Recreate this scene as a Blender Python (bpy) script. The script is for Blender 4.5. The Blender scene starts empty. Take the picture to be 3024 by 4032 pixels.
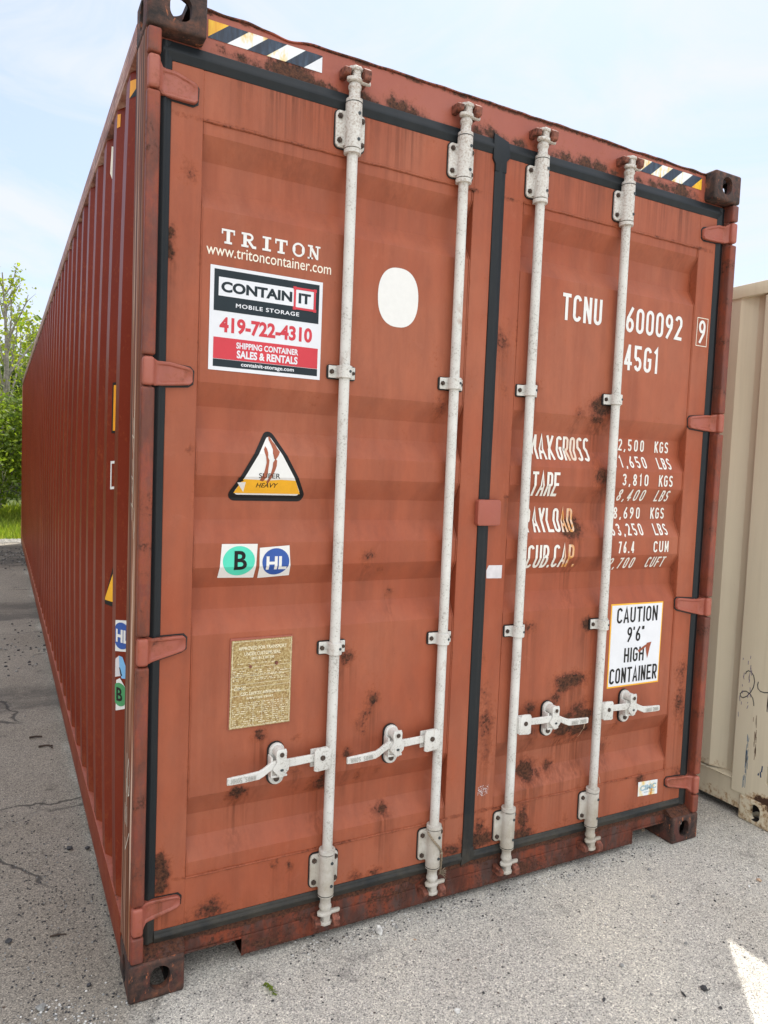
import bpy, bmesh, math, random
from mathutils import Vector, Matrix, noise
random.seed(7)
D = bpy.data
SC = bpy.context.scene
COL = SC.collection
R = math.radians

# ------------------------------------------------------------------ camera
cam = D.cameras.new("camera")
cam.sensor_fit = 'VERTICAL'
cam.sensor_height = 36.0
cam.lens = 36.0 * 2862.195 / 4032.0
cam.clip_start = 0.02
cam.clip_end = 2000
camo = D.objects.new("camera", cam)
COL.objects.link(camo)
camo.location = (-0.34333, -2.118066, 1.606584)
camo.rotation_euler = (R(86.44313849), R(-2.29585402), R(-27.81132595))
SC.camera = camo

# ------------------------------------------------------------------ sun and sky
SUN_EL = 63.6
SUN_AZ = math.atan2(0.73, 0.68)          # direction towards the sun, in the xy plane
sd = Vector((math.cos(R(SUN_EL)) * math.cos(SUN_AZ), math.cos(R(SUN_EL)) * math.sin(SUN_AZ), math.sin(R(SUN_EL))))
sl = D.lights.new("sun", 'SUN')
sl.energy = 3.6
sl.angle = R(0.5)
sl.color = (1.0, 0.955, 0.88)
so = D.objects.new("sun", sl)
COL.objects.link(so)
so.location = (6, 6, 12)
so.rotation_euler = (-sd).to_track_quat('-Z', 'Y').to_euler()

W = D.worlds.new("World")
SC.world = W
W.use_nodes = True
nt = W.node_tree
nt.nodes.clear()
wo = nt.nodes.new('ShaderNodeOutputWorld')
bg = nt.nodes.new('ShaderNodeBackground')
sky = nt.nodes.new('ShaderNodeTexSky')
sky.sky_type = 'NISHITA'
sky.sun_disc = False
sky.sun_elevation = R(SUN_EL)
sky.sun_rotation = math.pi / 2 - SUN_AZ
sky.air_density = 1.1
sky.dust_density = 1.6
sky.ozone_density = 3.0
bg.inputs['Strength'].default_value = 0.13
tc = nt.nodes.new('ShaderNodeTexCoord')
mp = nt.nodes.new('ShaderNodeMapping')
mp.inputs['Scale'].default_value = (1.0, 1.0, 2.6)
mp.inputs['Location'].default_value = (0.3, 0.15, 0.0)
n1 = nt.nodes.new('ShaderNodeTexNoise')
n1.inputs['Scale'].default_value = 3.4
n1.inputs['Detail'].default_value = 9
n1.inputs['Roughness'].default_value = 0.58
n1.inputs['Distortion'].default_value = 0.9
cr = nt.nodes.new('ShaderNodeValToRGB')
cr.color_ramp.elements[0].position = 0.42
cr.color_ramp.elements[0].color = (0.36, 0.36, 0.36, 1)
cr.color_ramp.elements[1].position = 0.63
cr.color_ramp.elements[1].color = (0.9, 0.9, 0.9, 1)
mx = nt.nodes.new('ShaderNodeMixRGB')
L = nt.links.new
# clouds out of view, overhead and behind the camera, brightened to light the doors
sx = nt.nodes.new('ShaderNodeVectorMath'); sx.operation = 'DOT_PRODUCT'
sx.inputs[1].default_value = (-.15, -.55, .82)
mr = nt.nodes.new('ShaderNodeMapRange'); mr.inputs['From Min'].default_value = .34; mr.inputs['From Max'].default_value = .92
cm_ = nt.nodes.new('ShaderNodeMixRGB')
cm_.inputs['Color1'].default_value = (4.45, 4.6, 5.15, 1)
cm_.inputs['Color2'].default_value = (16.6, 16.1, 15.3, 1)
L(tc.outputs['Generated'], sx.inputs[0]); L(sx.outputs['Value'], mr.inputs['Value']); L(mr.outputs[0], cm_.inputs['Fac'])
L(cm_.outputs['Color'], mx.inputs['Color2'])
L(tc.outputs['Generated'], mp.inputs['Vector'])
L(mp.outputs['Vector'], n1.inputs['Vector'])
L(n1.outputs['Fac'], cr.inputs['Fac'])
L(cr.outputs['Color'], mx.inputs['Fac'])
L(sky.outputs['Color'], mx.inputs['Color1'])
L(mx.outputs['Color'], bg.inputs['Color'])
L(bg.outputs['Background'], wo.inputs['Surface'])

SC.view_settings.view_transform = 'Standard'
SC.view_settings.look = 'None'
SC.view_settings.exposure = 0.68
SC.view_settings.gamma = 1.0
SC.render.engine = 'CYCLES'
SC.cycles.max_bounces = 7
SC.cycles.use_denoising = True
SC.render.resolution_x = 768
SC.render.resolution_y = 1024
# ------------------------------------------------------------------ materials
class NT:
    def __init__(self, name):
        self.m = D.materials.new(name)
        self.m.use_nodes = True
        self.t = self.m.node_tree
        self.b = self.t.nodes['Principled BSDF']
        self.pos = self.t.nodes.new('ShaderNodeNewGeometry').outputs['Position']
    def n(self, kind, **k):
        nd = self.t.nodes.new(kind)
        for a, v in k.items():
            setattr(nd, a, v)
        return nd
    def set(self, sock, v):
        if isinstance(v, bpy.types.NodeSocket):
            self.t.links.new(v, sock)
        else:
            if hasattr(sock.default_value, '__len__') and len(v) == 3 and len(sock.default_value) == 4:
                v = (*v, 1)
            sock.default_value = v
    def vec(self, sc=(1, 1, 1), loc=(0, 0, 0)):
        m = self.n('ShaderNodeMapping')
        self.set(m.inputs['Vector'], self.pos)
        m.inputs['Scale'].default_value = sc
        m.inputs['Location'].default_value = loc
        return m.outputs['Vector']
    def noise(self, scale, detail=3, rough=.55, dist=0, vec=None):
        t = self.n('ShaderNodeTexNoise')
        self.set(t.inputs['Vector'], vec or self.pos)
        t.inputs['Scale'].default_value = scale
        t.inputs['Detail'].default_value = detail
        t.inputs['Roughness'].default_value = rough
        t.inputs['Distortion'].default_value = dist
        return t.outputs['Fac']
    def voro(self, scale, feature='F1', vec=None, rnd=1):
        t = self.n('ShaderNodeTexVoronoi', feature=feature)
        self.set(t.inputs['Vector'], vec or self.pos)
        t.inputs['Scale'].default_value = scale
        if 'Randomness' in t.inputs:
            t.inputs['Randomness'].default_value = rnd
        return t
    def ramp(self, fac, *st, interp='LINEAR'):
        r = self.n('ShaderNodeValToRGB')
        r.color_ramp.interpolation = interp
        e = r.color_ramp.elements
        while len(e) < len(st):
            e.new(0.5)
        for q, (p, c) in zip(e, st):
            q.position = p
            q.color = (c, c, c, 1) if isinstance(c, (int, float)) else (*c, 1)
        self.set(r.inputs['Fac'], fac)
        return r.outputs['Color']
    def mix(self, fac, a, b, mode='MIX'):
        r = self.n('ShaderNodeMixRGB', blend_type=mode)
        self.set(r.inputs['Fac'], fac)
        self.set(r.inputs['Color1'], a)
        self.set(r.inputs['Color2'], b)
        return r.outputs['Color']
    def math(self, op, a, b=0.0, c=0.0, clamp=False):
        r = self.n('ShaderNodeMath', operation=op, use_clamp=clamp)
        for i, v in enumerate((a, b, c)):
            self.set(r.inputs[i], v)
        return r.outputs[0]
    def attr(self, name):
        return self.n('ShaderNodeAttribute', attribute_name=name).outputs['Fac']
    def bump(self, h, strength=.3, dist=.002, prev=None):
        r = self.n('ShaderNodeBump')
        r.inputs['Strength'].default_value = strength
        r.inputs['Distance'].default_value = dist
        self.set(r.inputs['Height'], h)
        if prev is not None:
            self.set(r.inputs['Normal'], prev)
        return r.outputs['Normal']
    def out(self, color=None, rough=None, normal=None, spec=None, metal=None):
        if color is not None: self.set(self.b.inputs['Base Color'], color)
        if rough is not None: self.set(self.b.inputs['Roughness'], rough)
        if normal is not None: self.set(self.b.inputs['Normal'], normal)
        if spec is not None: self.b.inputs['Specular IOR Level'].default_value = spec
        if metal is not None: self.b.inputs['Metallic'].default_value = metal
        return self.m

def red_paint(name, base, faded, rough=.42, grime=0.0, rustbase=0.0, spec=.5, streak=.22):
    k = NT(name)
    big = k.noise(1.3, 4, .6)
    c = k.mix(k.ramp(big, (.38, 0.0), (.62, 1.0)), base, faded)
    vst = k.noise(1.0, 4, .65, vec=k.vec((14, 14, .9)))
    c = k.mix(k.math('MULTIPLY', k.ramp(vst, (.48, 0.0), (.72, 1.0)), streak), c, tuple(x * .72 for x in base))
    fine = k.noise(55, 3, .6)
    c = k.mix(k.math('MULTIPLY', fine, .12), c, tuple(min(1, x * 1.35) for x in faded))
    # chalky scuffs
    sc = k.noise(9, 8, .72, .8)
    c = k.mix(k.math('MULTIPLY', k.ramp(sc, (.62, 0.0), (.70, 1.0)), .16), c, tuple(min(1, x * 1.3 + .03) for x in faded))
    # stains that run down from rusty places
    st = k.attr('stain')
    sn = k.noise(1.0, 3, .6, vec=k.vec((75, 75, 2.2)))
    stm = k.math('MULTIPLY', st, k.ramp(sn, (.38, .05), (.62, 1.0)), clamp=True)
    c = k.mix(k.math('MULTIPLY', stm, .9), c, (.115, .028, .011))
    rust = k.attr('rust')
    if rustbase:
        rust = k.math('ADD', rust, rustbase)
    rn = k.noise(85, 8, .72)
    rn2 = k.noise(14, 4, .6)
    f = k.math('ADD', rust, k.math('MULTIPLY', k.math('SUBTRACT', rn, .5), 1.5))
    f = k.math('ADD', f, k.math('MULTIPLY', k.math('SUBTRACT', rn2, .5), .7))
    halo = k.ramp(f, (.22, 0.0), (.60, 1.0))
    core = k.ramp(f, (.52, 0.0), (.74, 1.0))
    # small stray chips everywhere
    chips = k.noise(16, 5, .62)
    ch = k.ramp(chips, (.770, 0.0), (.80, .9))
    orange = k.ramp(f, (.10, 0.0), (.34, 1.0))
    c = k.mix(k.math('MULTIPLY', orange, .40), c, (.34, .085, .028))
    c = k.mix(k.math('MULTIPLY', halo, .72), c, (.15, .036, .020))
    if grime:
        gn = k.noise(1.0, 6, .7, vec=k.vec((16, 16, 5)))
        gm = k.math('MULTIPLY', k.ramp(gn, (.42, 0.0), (.58, 1.0)), grime * .85)
        c = k.mix(gm, c, (.060, .047, .043))
        gn2 = k.noise(1.0, 6, .7, vec=k.vec((11, 11, 4), (3, 1, 7)))
        c = k.mix(k.math('MULTIPLY', k.ramp(gn2, (.45, 0.0), (.62, 1.0)), grime * .9), c, (.075, .022, .013))
    rc = k.mix(k.ramp(k.noise(95, 4, .7), (.35, 0.0), (.65, 1.0)), (.026, .014, .011), (.125, .048, .025))
    cm = k.math('MAXIMUM', core, ch)
    c = k.mix(cm, c, rc)
    rg = k.mix(k.noise(3, 3, .6), (rough - .06,) * 3, (rough + .10,) * 3)
    rg = k.mix(cm, rg, (.92,) * 3)
    h = k.math('ADD', k.math('MULTIPLY', cm, k.math('MULTIPLY', rn, 1.4)), k.math('MULTIPLY', k.noise(260, 2, .5), .10))
    nm = k.bump(h, .55, .003)
    nm = k.bump(k.noise(3.5, 2, .5), .20, .010, nm)
    return k.out(c, rg, nm, spec=spec)

M = {}
M['door'] = red_paint('faded_red_paint', (.320, .078, .036), (.355, .112, .060), .46, spec=.24, streak=.45, grime=.12)
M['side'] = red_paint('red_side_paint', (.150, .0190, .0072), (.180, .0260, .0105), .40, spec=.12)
M['frame'] = red_paint('frame_red_paint', (.30, .072, .042), (.33, .095, .062), .46, rustbase=.04)
M['post'] = red_paint('worn_post_paint', (.185, .038, .022), (.24, .058, .036), .50, grime=.55, rustbase=.13, spec=.35)
M['sill'] = red_paint('worn_sill_paint', (.21, .034, .016), (.15, .030, .019), .6, grime=1.0, rustbase=.42, spec=.3)
M['hinge'] = red_paint('hinge_pink_paint', (.310, .076, .048), (.335, .100, .068), .45)
M['dark_red'] = red_paint('shaded_primer', (.13, .030, .02), (.16, .04, .03), .5, rustbase=.12)

def mk_scraped():
    k = NT('scraped_post_paint')
    v = k.vec((46, 46, 1.3))
    n = k.noise(1, 3, .6, .2, v)
    v2 = k.vec((20, 20, .7), (5, 2, 1))
    m = k.noise(1, 3, .6, .2, v2)
    c = k.ramp(n, (.38, (.025, .012, .008)), (.45, (.15, .042, .022)), (.50, (.22, .065, .034)), (.55, (.26, .11, .045)), (.60, (.46, .27, .19)), (.66, (.58, .42, .33)))
    c = k.mix(k.ramp(m, (.45, 0.0), (.6, .7)), c, (.15, .05, .022))
    h = k.math('ADD', n, k.math('MULTIPLY', m, .7))
    return k.out(c, .66, k.bump(h, .8, .005), spec=.25)
M['scraped'] = mk_scraped()

def mk_rail():
    k = NT('sky_sheen_rail_paint')
    n = k.noise(1, 7, .72, .2, k.vec((5, 3, 90)))
    c = k.ramp(n, (.36, (.12, .055, .042)), (.5, (.33, .15, .11)), (.62, (.55, .38, .31)))  # lighter streaks put the sky's reflection on the top rail into its colour
    d = k.noise(18, 6, .7)
    c = k.mix(k.ramp(d, (.5, 0.0), (.62, .6)), c, (.06, .03, .022))
    return k.out(c, .5, k.bump(n, .4, .002), spec=.4)
M['rail'] = mk_rail()

def mk_iron():
    k = NT('rusty_casting_iron')
    n = k.noise(22, 8, .7, .2)
    c = k.ramp(n, (.38, (.014, .009, .008)), (.47, (.040, .021, .016)), (.56, (.075, .034, .023)), (.66, (.13, .050, .028)))
    p = k.noise(11, 6, .66, .6, k.vec((1, 1, .7), (2, 2, 2)))
    c = k.mix(k.ramp(p, (.55, 0.0), (.61, .7)), c, (.105, .028, .019))
    s = k.noise(1, 7, .7, .5, k.vec((45, 45, 16), (1, 5, 2)))
    c = k.mix(k.ramp(s, (.60, 0.0), (.64, .9)), c, (.36, .115, .045))
    h = k.math('ADD', k.noise(120, 5, .7), k.math('MULTIPLY', n, 1.2))
    return k.out(c, .74, k.bump(h, .7, .003))
M['iron'] = mk_iron()

def mk_gasket():
    k = NT('black_rubber')
    n = k.noise(1, 4, .6, 0, k.vec((30, 30, 2)))
    c = k.mix(n, (.003, .006, .009), (.009, .014, .019))
    d = k.noise(12, 6, .7)
    g = k.n('ShaderNodeSeparateXYZ'); k.set(g.inputs[0], k.pos)
    low = k.ramp(g.outputs['Z'], (.0, 1.0), (.35, 0.0))
    dust = k.math('MULTIPLY', k.ramp(d, (.35, .25), (.65, 1.0)), k.math('ADD', k.math('MULTIPLY', low, .75), .06))
    c = k.mix(dust, c, (.10, .085, .06))
    return k.out(c, .5, k.bump(d, .2, .001), spec=.3)
M['gasket'] = mk_gasket()

def mk_white():
    k = NT('weathered_galvanised_white')
    a = k.noise(150, 4, .75)
    b = k.noise(9, 5, .65)
    c = k.mix(k.ramp(b, (.35, 0.0), (.7, 1.0)), (.66, .655, .62), (.56, .555, .52))
    th = k.math('ADD', a, k.math('MULTIPLY', k.math('SUBTRACT', b, .5), .32))
    c = k.mix(k.ramp(th, (.56, 0.0), (.64, .6)), c, (.22, .19, .155))
    r = k.noise(6, 6, .7, .5, k.vec((1, 1, .6), (4, 1, 8)))
    c = k.mix(k.ramp(r, (.62, 0.0), (.72, .55)), c, (.24, .115, .06))
    vs = k.noise(1, 5, .7, .6, k.vec((70, 70, 3.0), (4, 9, 8)))
    c = k.mix(k.ramp(vs, (.64, 0.0), (.70, .35)), c, (.27, .15, .085))
    g = k.n('ShaderNodeSeparateXYZ'); k.set(g.inputs[0], k.pos)
    lowd = k.math('MULTIPLY', k.ramp(g.outputs['Z'], (.28, 1.0), (.42, 0.0)), k.ramp(b, (.30, .35), (.6, .85)))
    c = k.mix(lowd, c, (.36, .315, .245))
    top = k.ramp(k.math('MULTIPLY', g.outputs['Z'], .3333), (.80, 0.0), (.93, 1.0))
    c = k.mix(k.math('MULTIPLY', k.math('MULTIPLY', top, k.ramp(a, (.4, 0.0), (.6, 1.0))), .55), c, (.30, .19, .13))
    return k.out(c, .55, k.bump(a, .35, .001), spec=.4)
M['white'] = mk_white()

def simple(name, col, rough=.5, spec=.5, vary=.0, scale=30, bump=0, metal=0):
    k = NT(name)
    c = col
    nm = None
    if vary:
        n = k.noise(scale, 5, .65)
        c = k.mix(k.ramp(n, (.35, 0.0), (.65, 1.0)), tuple(x * (1 - vary) for x in col), tuple(min(1, x * (1 + vary)) for x in col))
        if bump:
            nm = k.bump(n, bump, .003)
    return k.out(c, rough, nm, spec=spec, metal=metal)

M['bolt'] = simple('rusty_bolt', (.055, .036, .026), .7, vary=.5, scale=120, bump=.4)
M['rivet'] = simple('dark_rivet', (.03, .04, .045), .5)
M['backing'] = simple('black_backing', (.008, .008, .009), .6)
M['casting_inside'] = simple('grimy_casting_inside', (.018, .014, .012), .85, vary=.4, scale=60)
M['keeper'] = simple('rusty_keeper', (.17, .055, .033), .7, vary=.65, scale=70, bump=.5)
M['vinyl_white'] = simple('white_vinyl', (.70, .72, .76), .4, vary=.03, scale=8)
M['paint_white'] = simple('white_paint', (.72, .72, .70), .45, vary=.02, scale=60)
M['paint_cream'] = simple('cream_paint', (.80, .74, .62), .45, vary=.06, scale=60)
M['vinyl_dark'] = simple('dark_slate_vinyl', (.014, .024, .031), .45, vary=.1, scale=8, spec=.25)
M['vinyl_red'] = simple('red_vinyl', (.56, .028, .045), .4, vary=.05, scale=8)
M['vinyl_black'] = simple('black_vinyl', (.007, .007, .008), .45, spec=.25)
M['vinyl_yellow'] = simple('yellow_vinyl', (.83, .42, .01), .4, vary=.06, scale=30)
M['vinyl_orange'] = simple('orange_vinyl', (.80, .33, .01), .4, vary=.05, scale=30)
M['vinyl_mint'] = simple('mint_vinyl', (.07, .62, .44), .4, vary=.03)
M['vinyl_green'] = simple('green_vinyl', (.045, .27, .10), .4, vary=.05)
M['vinyl_blue'] = simple('blue_vinyl', (.015, .075, .33), .4, vary=.05)
M['vinyl_sky'] = simple('sky_blue_vinyl', (.17, .42, .70), .4, vary=.05)
M['vinyl_lblue'] = simple('faded_blue_print', (.33, .47, .53), .4, vary=.2, scale=60)
M['clear_tape'] = simple('grey_tape', (.60, .58, .60), .35, vary=.1, scale=20)

def mk_rusty_vinyl():
    k = NT('rust_stained_white_vinyl')
    n = k.noise(1, 5, .65, .2, k.vec((22, 22, 7)))
    c = k.ramp(n, (.50, (.76, .79, .80)), (.58, (.78, .62, .30)), (.68, (.62, .25, .03)))
    return k.out(c, .42)
M['vinyl_rusty'] = mk_rusty_vinyl()
def mk_amber():
    k = NT('rust_stained_amber_vinyl')
    n = k.noise(1, 5, .65, .2, k.vec((40, 40, 8)))
    c = k.ramp(n, (.38, (.83, .50, .03)), (.58, (.72, .33, .02)), (.70, (.45, .15, .02)))
    return k.out(c, .42)
M['vinyl_amber'] = mk_amber()
def mk_navy():
    k = NT('weathered_navy_vinyl')
    n = k.noise(1, 5, .65, .2, k.vec((60, 60, 10)))
    c = k.ramp(n, (.35, (.008, .014, .028)), (.55, (.018, .035, .065)), (.72, (.05, .085, .13)))
    return k.out(c, .4)
M['vinyl_navy'] = mk_navy()

def mk_plate():
    k = NT('speckled_gold_plate')
    n = k.noise(170, 4, .8)
    c = k.ramp(n, (.36, (.17, .095, .032)), (.48, (.34, .235, .085)), (.58, (.45, .35, .16)), (.68, (.66, .58, .38)))
    b = k.noise(14, 5, .7)
    c = k.mix(k.ramp(b, (.5, 0.0), (.68, .5)), c, (.33, .17, .06))
    return k.out(c, .45, k.bump(n, .3, .001), metal=.15)
M['plate'] = mk_plate()

def mk_ground():
    k = NT('pale_aggregate_pavement')
    v = k.n('ShaderNodeMapping'); k.set(v.inputs['Vector'], k.pos)
    wob = k.noise(60, 2, .5)
    a = k.voro(320)
    b = k.voro(125, vec=k.vec((1, 1, 1), (3.1, 1.7, 0)))
    s = k.voro(34, vec=k.vec((1, 1, 1), (7.1, 2.7, 0)))
    def cellv(vn):
        x = k.n('ShaderNodeSeparateColor'); k.set(x.inputs[0], vn.outputs['Color'])
        return x.outputs[0], x.outputs[1]
    a0, a1 = cellv(a); b0, b1 = cellv(b); s0, s1 = cellv(s)
    c = k.ramp(a0, (.0, (.17, .17, .17)), (.20, (.31, .305, .29)), (.6, (.45, .44, .41)), (.85, (.55, .535, .50)), (1.0, (.74, .72, .66)))
    c2 = k.ramp(b0, (.0, (.05, .05, .055)), (.22, (.14, .135, .13)), (.40, (.45, .44, .41)), (.75, (.62, .60, .55)), (1.0, (.90, .88, .82)))
    inb = k.ramp(b.outputs['Distance'], (.32, 1.0), (.50, 0.0))
    c = k.mix(k.math('MULTIPLY', k.math('MULTIPLY', inb, k.ramp(b1, (.55, 0.0), (.65, 1.0))), .7), c, c2)
    # sparse larger stones set in the surface
    ins = k.math('MULTIPLY', k.ramp(s.outputs['Distance'], (.13, 1.0), (.17, 0.0)), k.ramp(s1, (.72, 0.0), (.74, 1.0)))
    c = k.mix(ins, c, k.ramp(s0, (.25, (.045, .047, .05)), (.45, (.14, .10, .08)), (.6, (.52, .50, .45))))
    # large, soft tonal change and dark worn patches
    big = k.noise(.9, 5, .6)
    c = k.mix(1.0, c, k.ramp(big, (.3, (.84, .82, .79)), (.52, (1.0, 1.0, 1.0)), (.7, (1.16, 1.15, 1.11))), 'MULTIPLY')
    c = k.mix(1.0, c, (1.10, 1.085, 1.045), 'MULTIPLY')
    md = k.noise(4.2, 9, .75, .3)
    c = k.mix(k.math('MULTIPLY', k.ramp(md, (.575, 0.0), (.70, 1.0)), .62), c, (.10, .097, .092))
    # alley beside the container: browner surface, with the alley's deeper shade painted into the colour
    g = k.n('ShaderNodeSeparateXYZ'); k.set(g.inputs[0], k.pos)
    alley_shade = k.math('MULTIPLY', k.ramp(k.math('MULTIPLY_ADD', g.outputs['X'], 1.0, k.math('MULTIPLY', k.math('SUBTRACT', big, .5), .6)), (.0, 1.0), (.14, 0.0)), .9)
    c = k.mix(alley_shade, c, k.mix(1.0, c, (.50, .46, .42), 'MULTIPLY'))
    # cross bands of darker, older asphalt along the alley
    bn = k.noise(1, 6, .72, .6, k.vec((2.2, 3.2, 1), (0, .2, 0)))
    yb = k.math('MULTIPLY', k.math('ADD', g.outputs['Y'], k.math('MULTIPLY', k.math('SUBTRACT', bn, .5), .9)), .08)
    band = k.ramp(yb, (.225, 0.0), (.235, .75), (.262, .75), (.272, .1), (.44, .1), (.455, .8), (.515, .8), (.53, .15), (.735, .15), (.75, 1.0), (.945, 1.0), (.955, 0.0))
    inx = k.ramp(g.outputs['X'], (.10, 1.0), (.3, 0.0))
    bandm = k.math('MULTIPLY', k.math('MULTIPLY', band, inx), k.ramp(bn, (.34, .35), (.56, 1.0)))
    c = k.mix(k.math('MULTIPLY', bandm, .8), c, (.060, .056, .052))
    # construction joint across the alley
    jy = k.math('ABSOLUTE', k.math('SUBTRACT', k.math('ADD', g.outputs['Y'], k.math('MULTIPLY', k.math('SUBTRACT', k.noise(5, 4, .6), .5), .16)), 1.455))
    jm = k.math('MULTIPLY', k.ramp(jy, (.004, 1.0), (.012, 0.0)), inx)
    c = k.mix(k.math('MULTIPLY', jm, .8), c, (.035, .033, .030))
    # cracks
    cv = k.n('ShaderNodeMapping'); k.set(cv.inputs['Vector'], k.pos)
    wob2 = k.n('ShaderNodeTexNoise'); wob2.inputs['Scale'].default_value = 5; wob2.inputs['Detail'].default_value = 6; k.set(wob2.inputs['Vector'], k.pos)
    add = k.n('ShaderNodeVectorMath', operation='MULTIPLY_ADD')
    k.set(add.inputs[0], wob2.outputs['Color']); add.inputs[1].default_value = (.22, .22, 0); k.set(add.inputs[2], k.pos)
    cr_ = k.voro(1.15, 'DISTANCE_TO_EDGE', vec=add.outputs[0])
    cm = k.ramp(cr_.outputs['Distance'], (.004, 1.0), (.012, 0.0))
    msk = k.ramp(k.noise(1.1, 3, .6, 0, k.vec((1, 1, 1), (4, 4, 0))), (.47, 0.0), (.56, 1.0))
    cm = k.math('MULTIPLY', k.math('MULTIPLY', cm, msk), k.math('ADD', k.math('MULTIPLY', inx, .85), .12))
    c = k.mix(k.math('MULTIPLY', cm, .78), c, (.035, .034, .034))
    h = k.math('ADD', k.math('MULTIPLY', a0, .5), k.math('MULTIPLY', inb, k.math('MULTIPLY', b1, 1.0)))
    h = k.math('SUBTRACT', h, k.math('MULTIPLY', cm, 2.5))
    nm = k.bump(h, .55, .0022)
    nm = k.bump(md, .3, .02, nm)
    return k.out(c, .85, nm, spec=.25)
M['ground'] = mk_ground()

def mk_gravel():
    k = NT('sunlit_gravel')
    a = k.voro(40)
    x = k.n('ShaderNodeSeparateColor'); k.set(x.inputs[0], a.outputs['Color'])
    c = k.ramp(x.outputs[0], (.0, (.09, .085, .08)), (.5, (.22, .21, .19)), (1, (.38, .36, .32)))
    return k.out(c, .9, k.bump(a.outputs['Distance'], .7, .02))
M['gravel'] = mk_gravel()

def mk_soil():
    k = NT('grassy_soil')
    n = k.noise(2.2, 6, .65)
    c = k.ramp(n, (.35, (.05, .075, .018)), (.55, (.09, .13, .03)), (.7, (.13, .12, .06)))
    return k.out(c, .9, k.bump(k.noise(25, 6, .7), .8, .05))
M['soil'] = mk_soil()

def mk_leaf(name, c1, c2, tr=.5):
    k = NT(name)
    oi = k.n('ShaderNodeAttribute', attribute_name='tint').outputs['Fac']
    c = k.mix(oi, c1, c2)
    tl = k.n('ShaderNodeBsdfTranslucent')
    k.set(tl.inputs['Color'], k.mix(1.0, c, (1.5, 1.45, .8), 'MULTIPLY'))
    ms = k.n('ShaderNodeMixShader')
    ms.inputs[0].default_value = tr
    k.set(k.b.inputs['Base Color'], c)
    k.b.inputs['Roughness'].default_value = .55
    o = [n for n in k.t.nodes if n.type == 'OUTPUT_MATERIAL'][0]
    L = k.t.links.new
    L(k.b.outputs[0], ms.inputs[1]); L(tl.outputs[0], ms.inputs[2]); L(ms.outputs[0], o.inputs['Surface'])
    return k.m
M['leaf_young'] = mk_leaf('young_leaves', (.19, .27, .025), (.34, .38, .045), .6)
M['leaf_bush'] = mk_leaf('bush_leaves', (.10, .17, .02), (.22, .29, .035), .55)
M['leaf_dark'] = mk_leaf('deep_green_leaves', (.040, .075, .014), (.085, .13, .022), .4)
M['grass'] = mk_leaf('grass_blades', (.19, .30, .03), (.36, .42, .06), .5)
M['bark'] = simple('pale_bark', (.26, .24, .20), .85, vary=.35, scale=18, bump=.5)
M['brush'] = simple('dead_brush', (.075, .052, .042), .9, vary=.5, scale=12)

def mk_tan():
    k = NT('tan_container_paint')
    n = k.noise(1.2, 4, .6)
    c = k.mix(k.ramp(n, (.35, 0.0), (.65, 1.0)), (.66, .59, .43), (.71, .64, .48))
    v = k.noise(1, 4, .6, 0, k.vec((25, 25, 1.2)))
    c = k.mix(k.math('MULTIPLY', k.ramp(v, (.5, 0.0), (.72, 1.0)), .25), c, (.45, .39, .28))
    rust = k.attr('rust')
    rn = k.noise(42, 7, .7)
    f = k.math('ADD', rust, k.math('MULTIPLY', k.math('SUBTRACT', rn, .5), 1.5))
    hal = k.ramp(f, (.32, 0.0), (.52, 1.0))
    cor = k.ramp(f, (.52, 0.0), (.62, 1.0))
    c = k.mix(k.math('MULTIPLY', hal, .7), c, (.36, .19, .06))
    c = k.mix(cor, c, (.060, .027, .014))
    return k.out(c, .5, k.bump(k.noise(200, 2, .5), .1, .001))
M['tan'] = mk_tan()
M['rope'] = simple('old_rope', (.24, .19, .13), .9, vary=.4, scale=300, bump=.5)
M['stone_white'] = simple('white_stone', (.62, .61, .58), .8, vary=.2, scale=60, bump=.4)
M['stone_grey'] = simple('grey_stone', (.24, .24, .23), .85, vary=.3, scale=60, bump=.4)
M['stone_dark'] = simple('dark_stone', (.045, .045, .048), .8, vary=.3, scale=60, bump=.4)
M['stone_tan'] = simple('tan_stone', (.50, .36, .25), .85, vary=.3, scale=60, bump=.4)
M['twig'] = simple('twig_bark', (.045, .030, .022), .9, vary=.3, scale=60)
M['floor'] = simple('dark_plywood_underside', (.05, .035, .025), .9)
# ------------------------------------------------------------------ geometry helpers
def wpos(o):
    v = Vector((0, 0, 0))
    while o:
        v = v + o.location
        o = o.parent
    return v

def empty(name, loc, label, cat, group=None):
    o = D.objects.new(name, None)
    COL.objects.link(o)
    o.location = loc
    o.empty_display_size = .2
    o['label'] = label
    o['category'] = cat
    if group: o['group'] = group
    return o

def mesh_obj(name, bm, mats, parent=None, smooth=35, label=None, origin=None):
    """one mesh object; vertices come in world coordinates, the origin goes to the middle of the bounds"""
    if not isinstance(mats, (list, tuple)): mats = [mats]
    co = [v.co for v in bm.verts]
    lo = Vector((min(c.x for c in co), min(c.y for c in co), min(c.z for c in co)))
    hi = Vector((max(c.x for c in co), max(c.y for c in co), max(c.z for c in co)))
    ctr = Vector(origin) if origin is not None else (lo + hi) / 2
    for v in bm.verts: v.co -= ctr
    me = D.meshes.new(name)
    bm.normal_update()
    bm.to_mesh(me)
    bm.free()
    for m in mats: me.materials.append(m)
    if smooth:
        me.shade_smooth()
        me.set_sharp_from_angle(angle=R(smooth))
    o = D.objects.new(name, me)
    COL.objects.link(o)
    if parent:
        o.parent = parent
        o.location = ctr - wpos(parent)
    else:
        o.location = ctr
    if label: o['label'] = label
    return o

def tag(o, label, cat, group=None, kind=None):
    o['label'] = label; o['category'] = cat
    if group: o['group'] = group
    if kind: o['kind'] = kind
    return o

def join(bm, other):
    me = D.meshes.new('tmp'); other.to_mesh(me); other.free()
    bm.from_mesh(me); D.meshes.remove(me)

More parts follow.
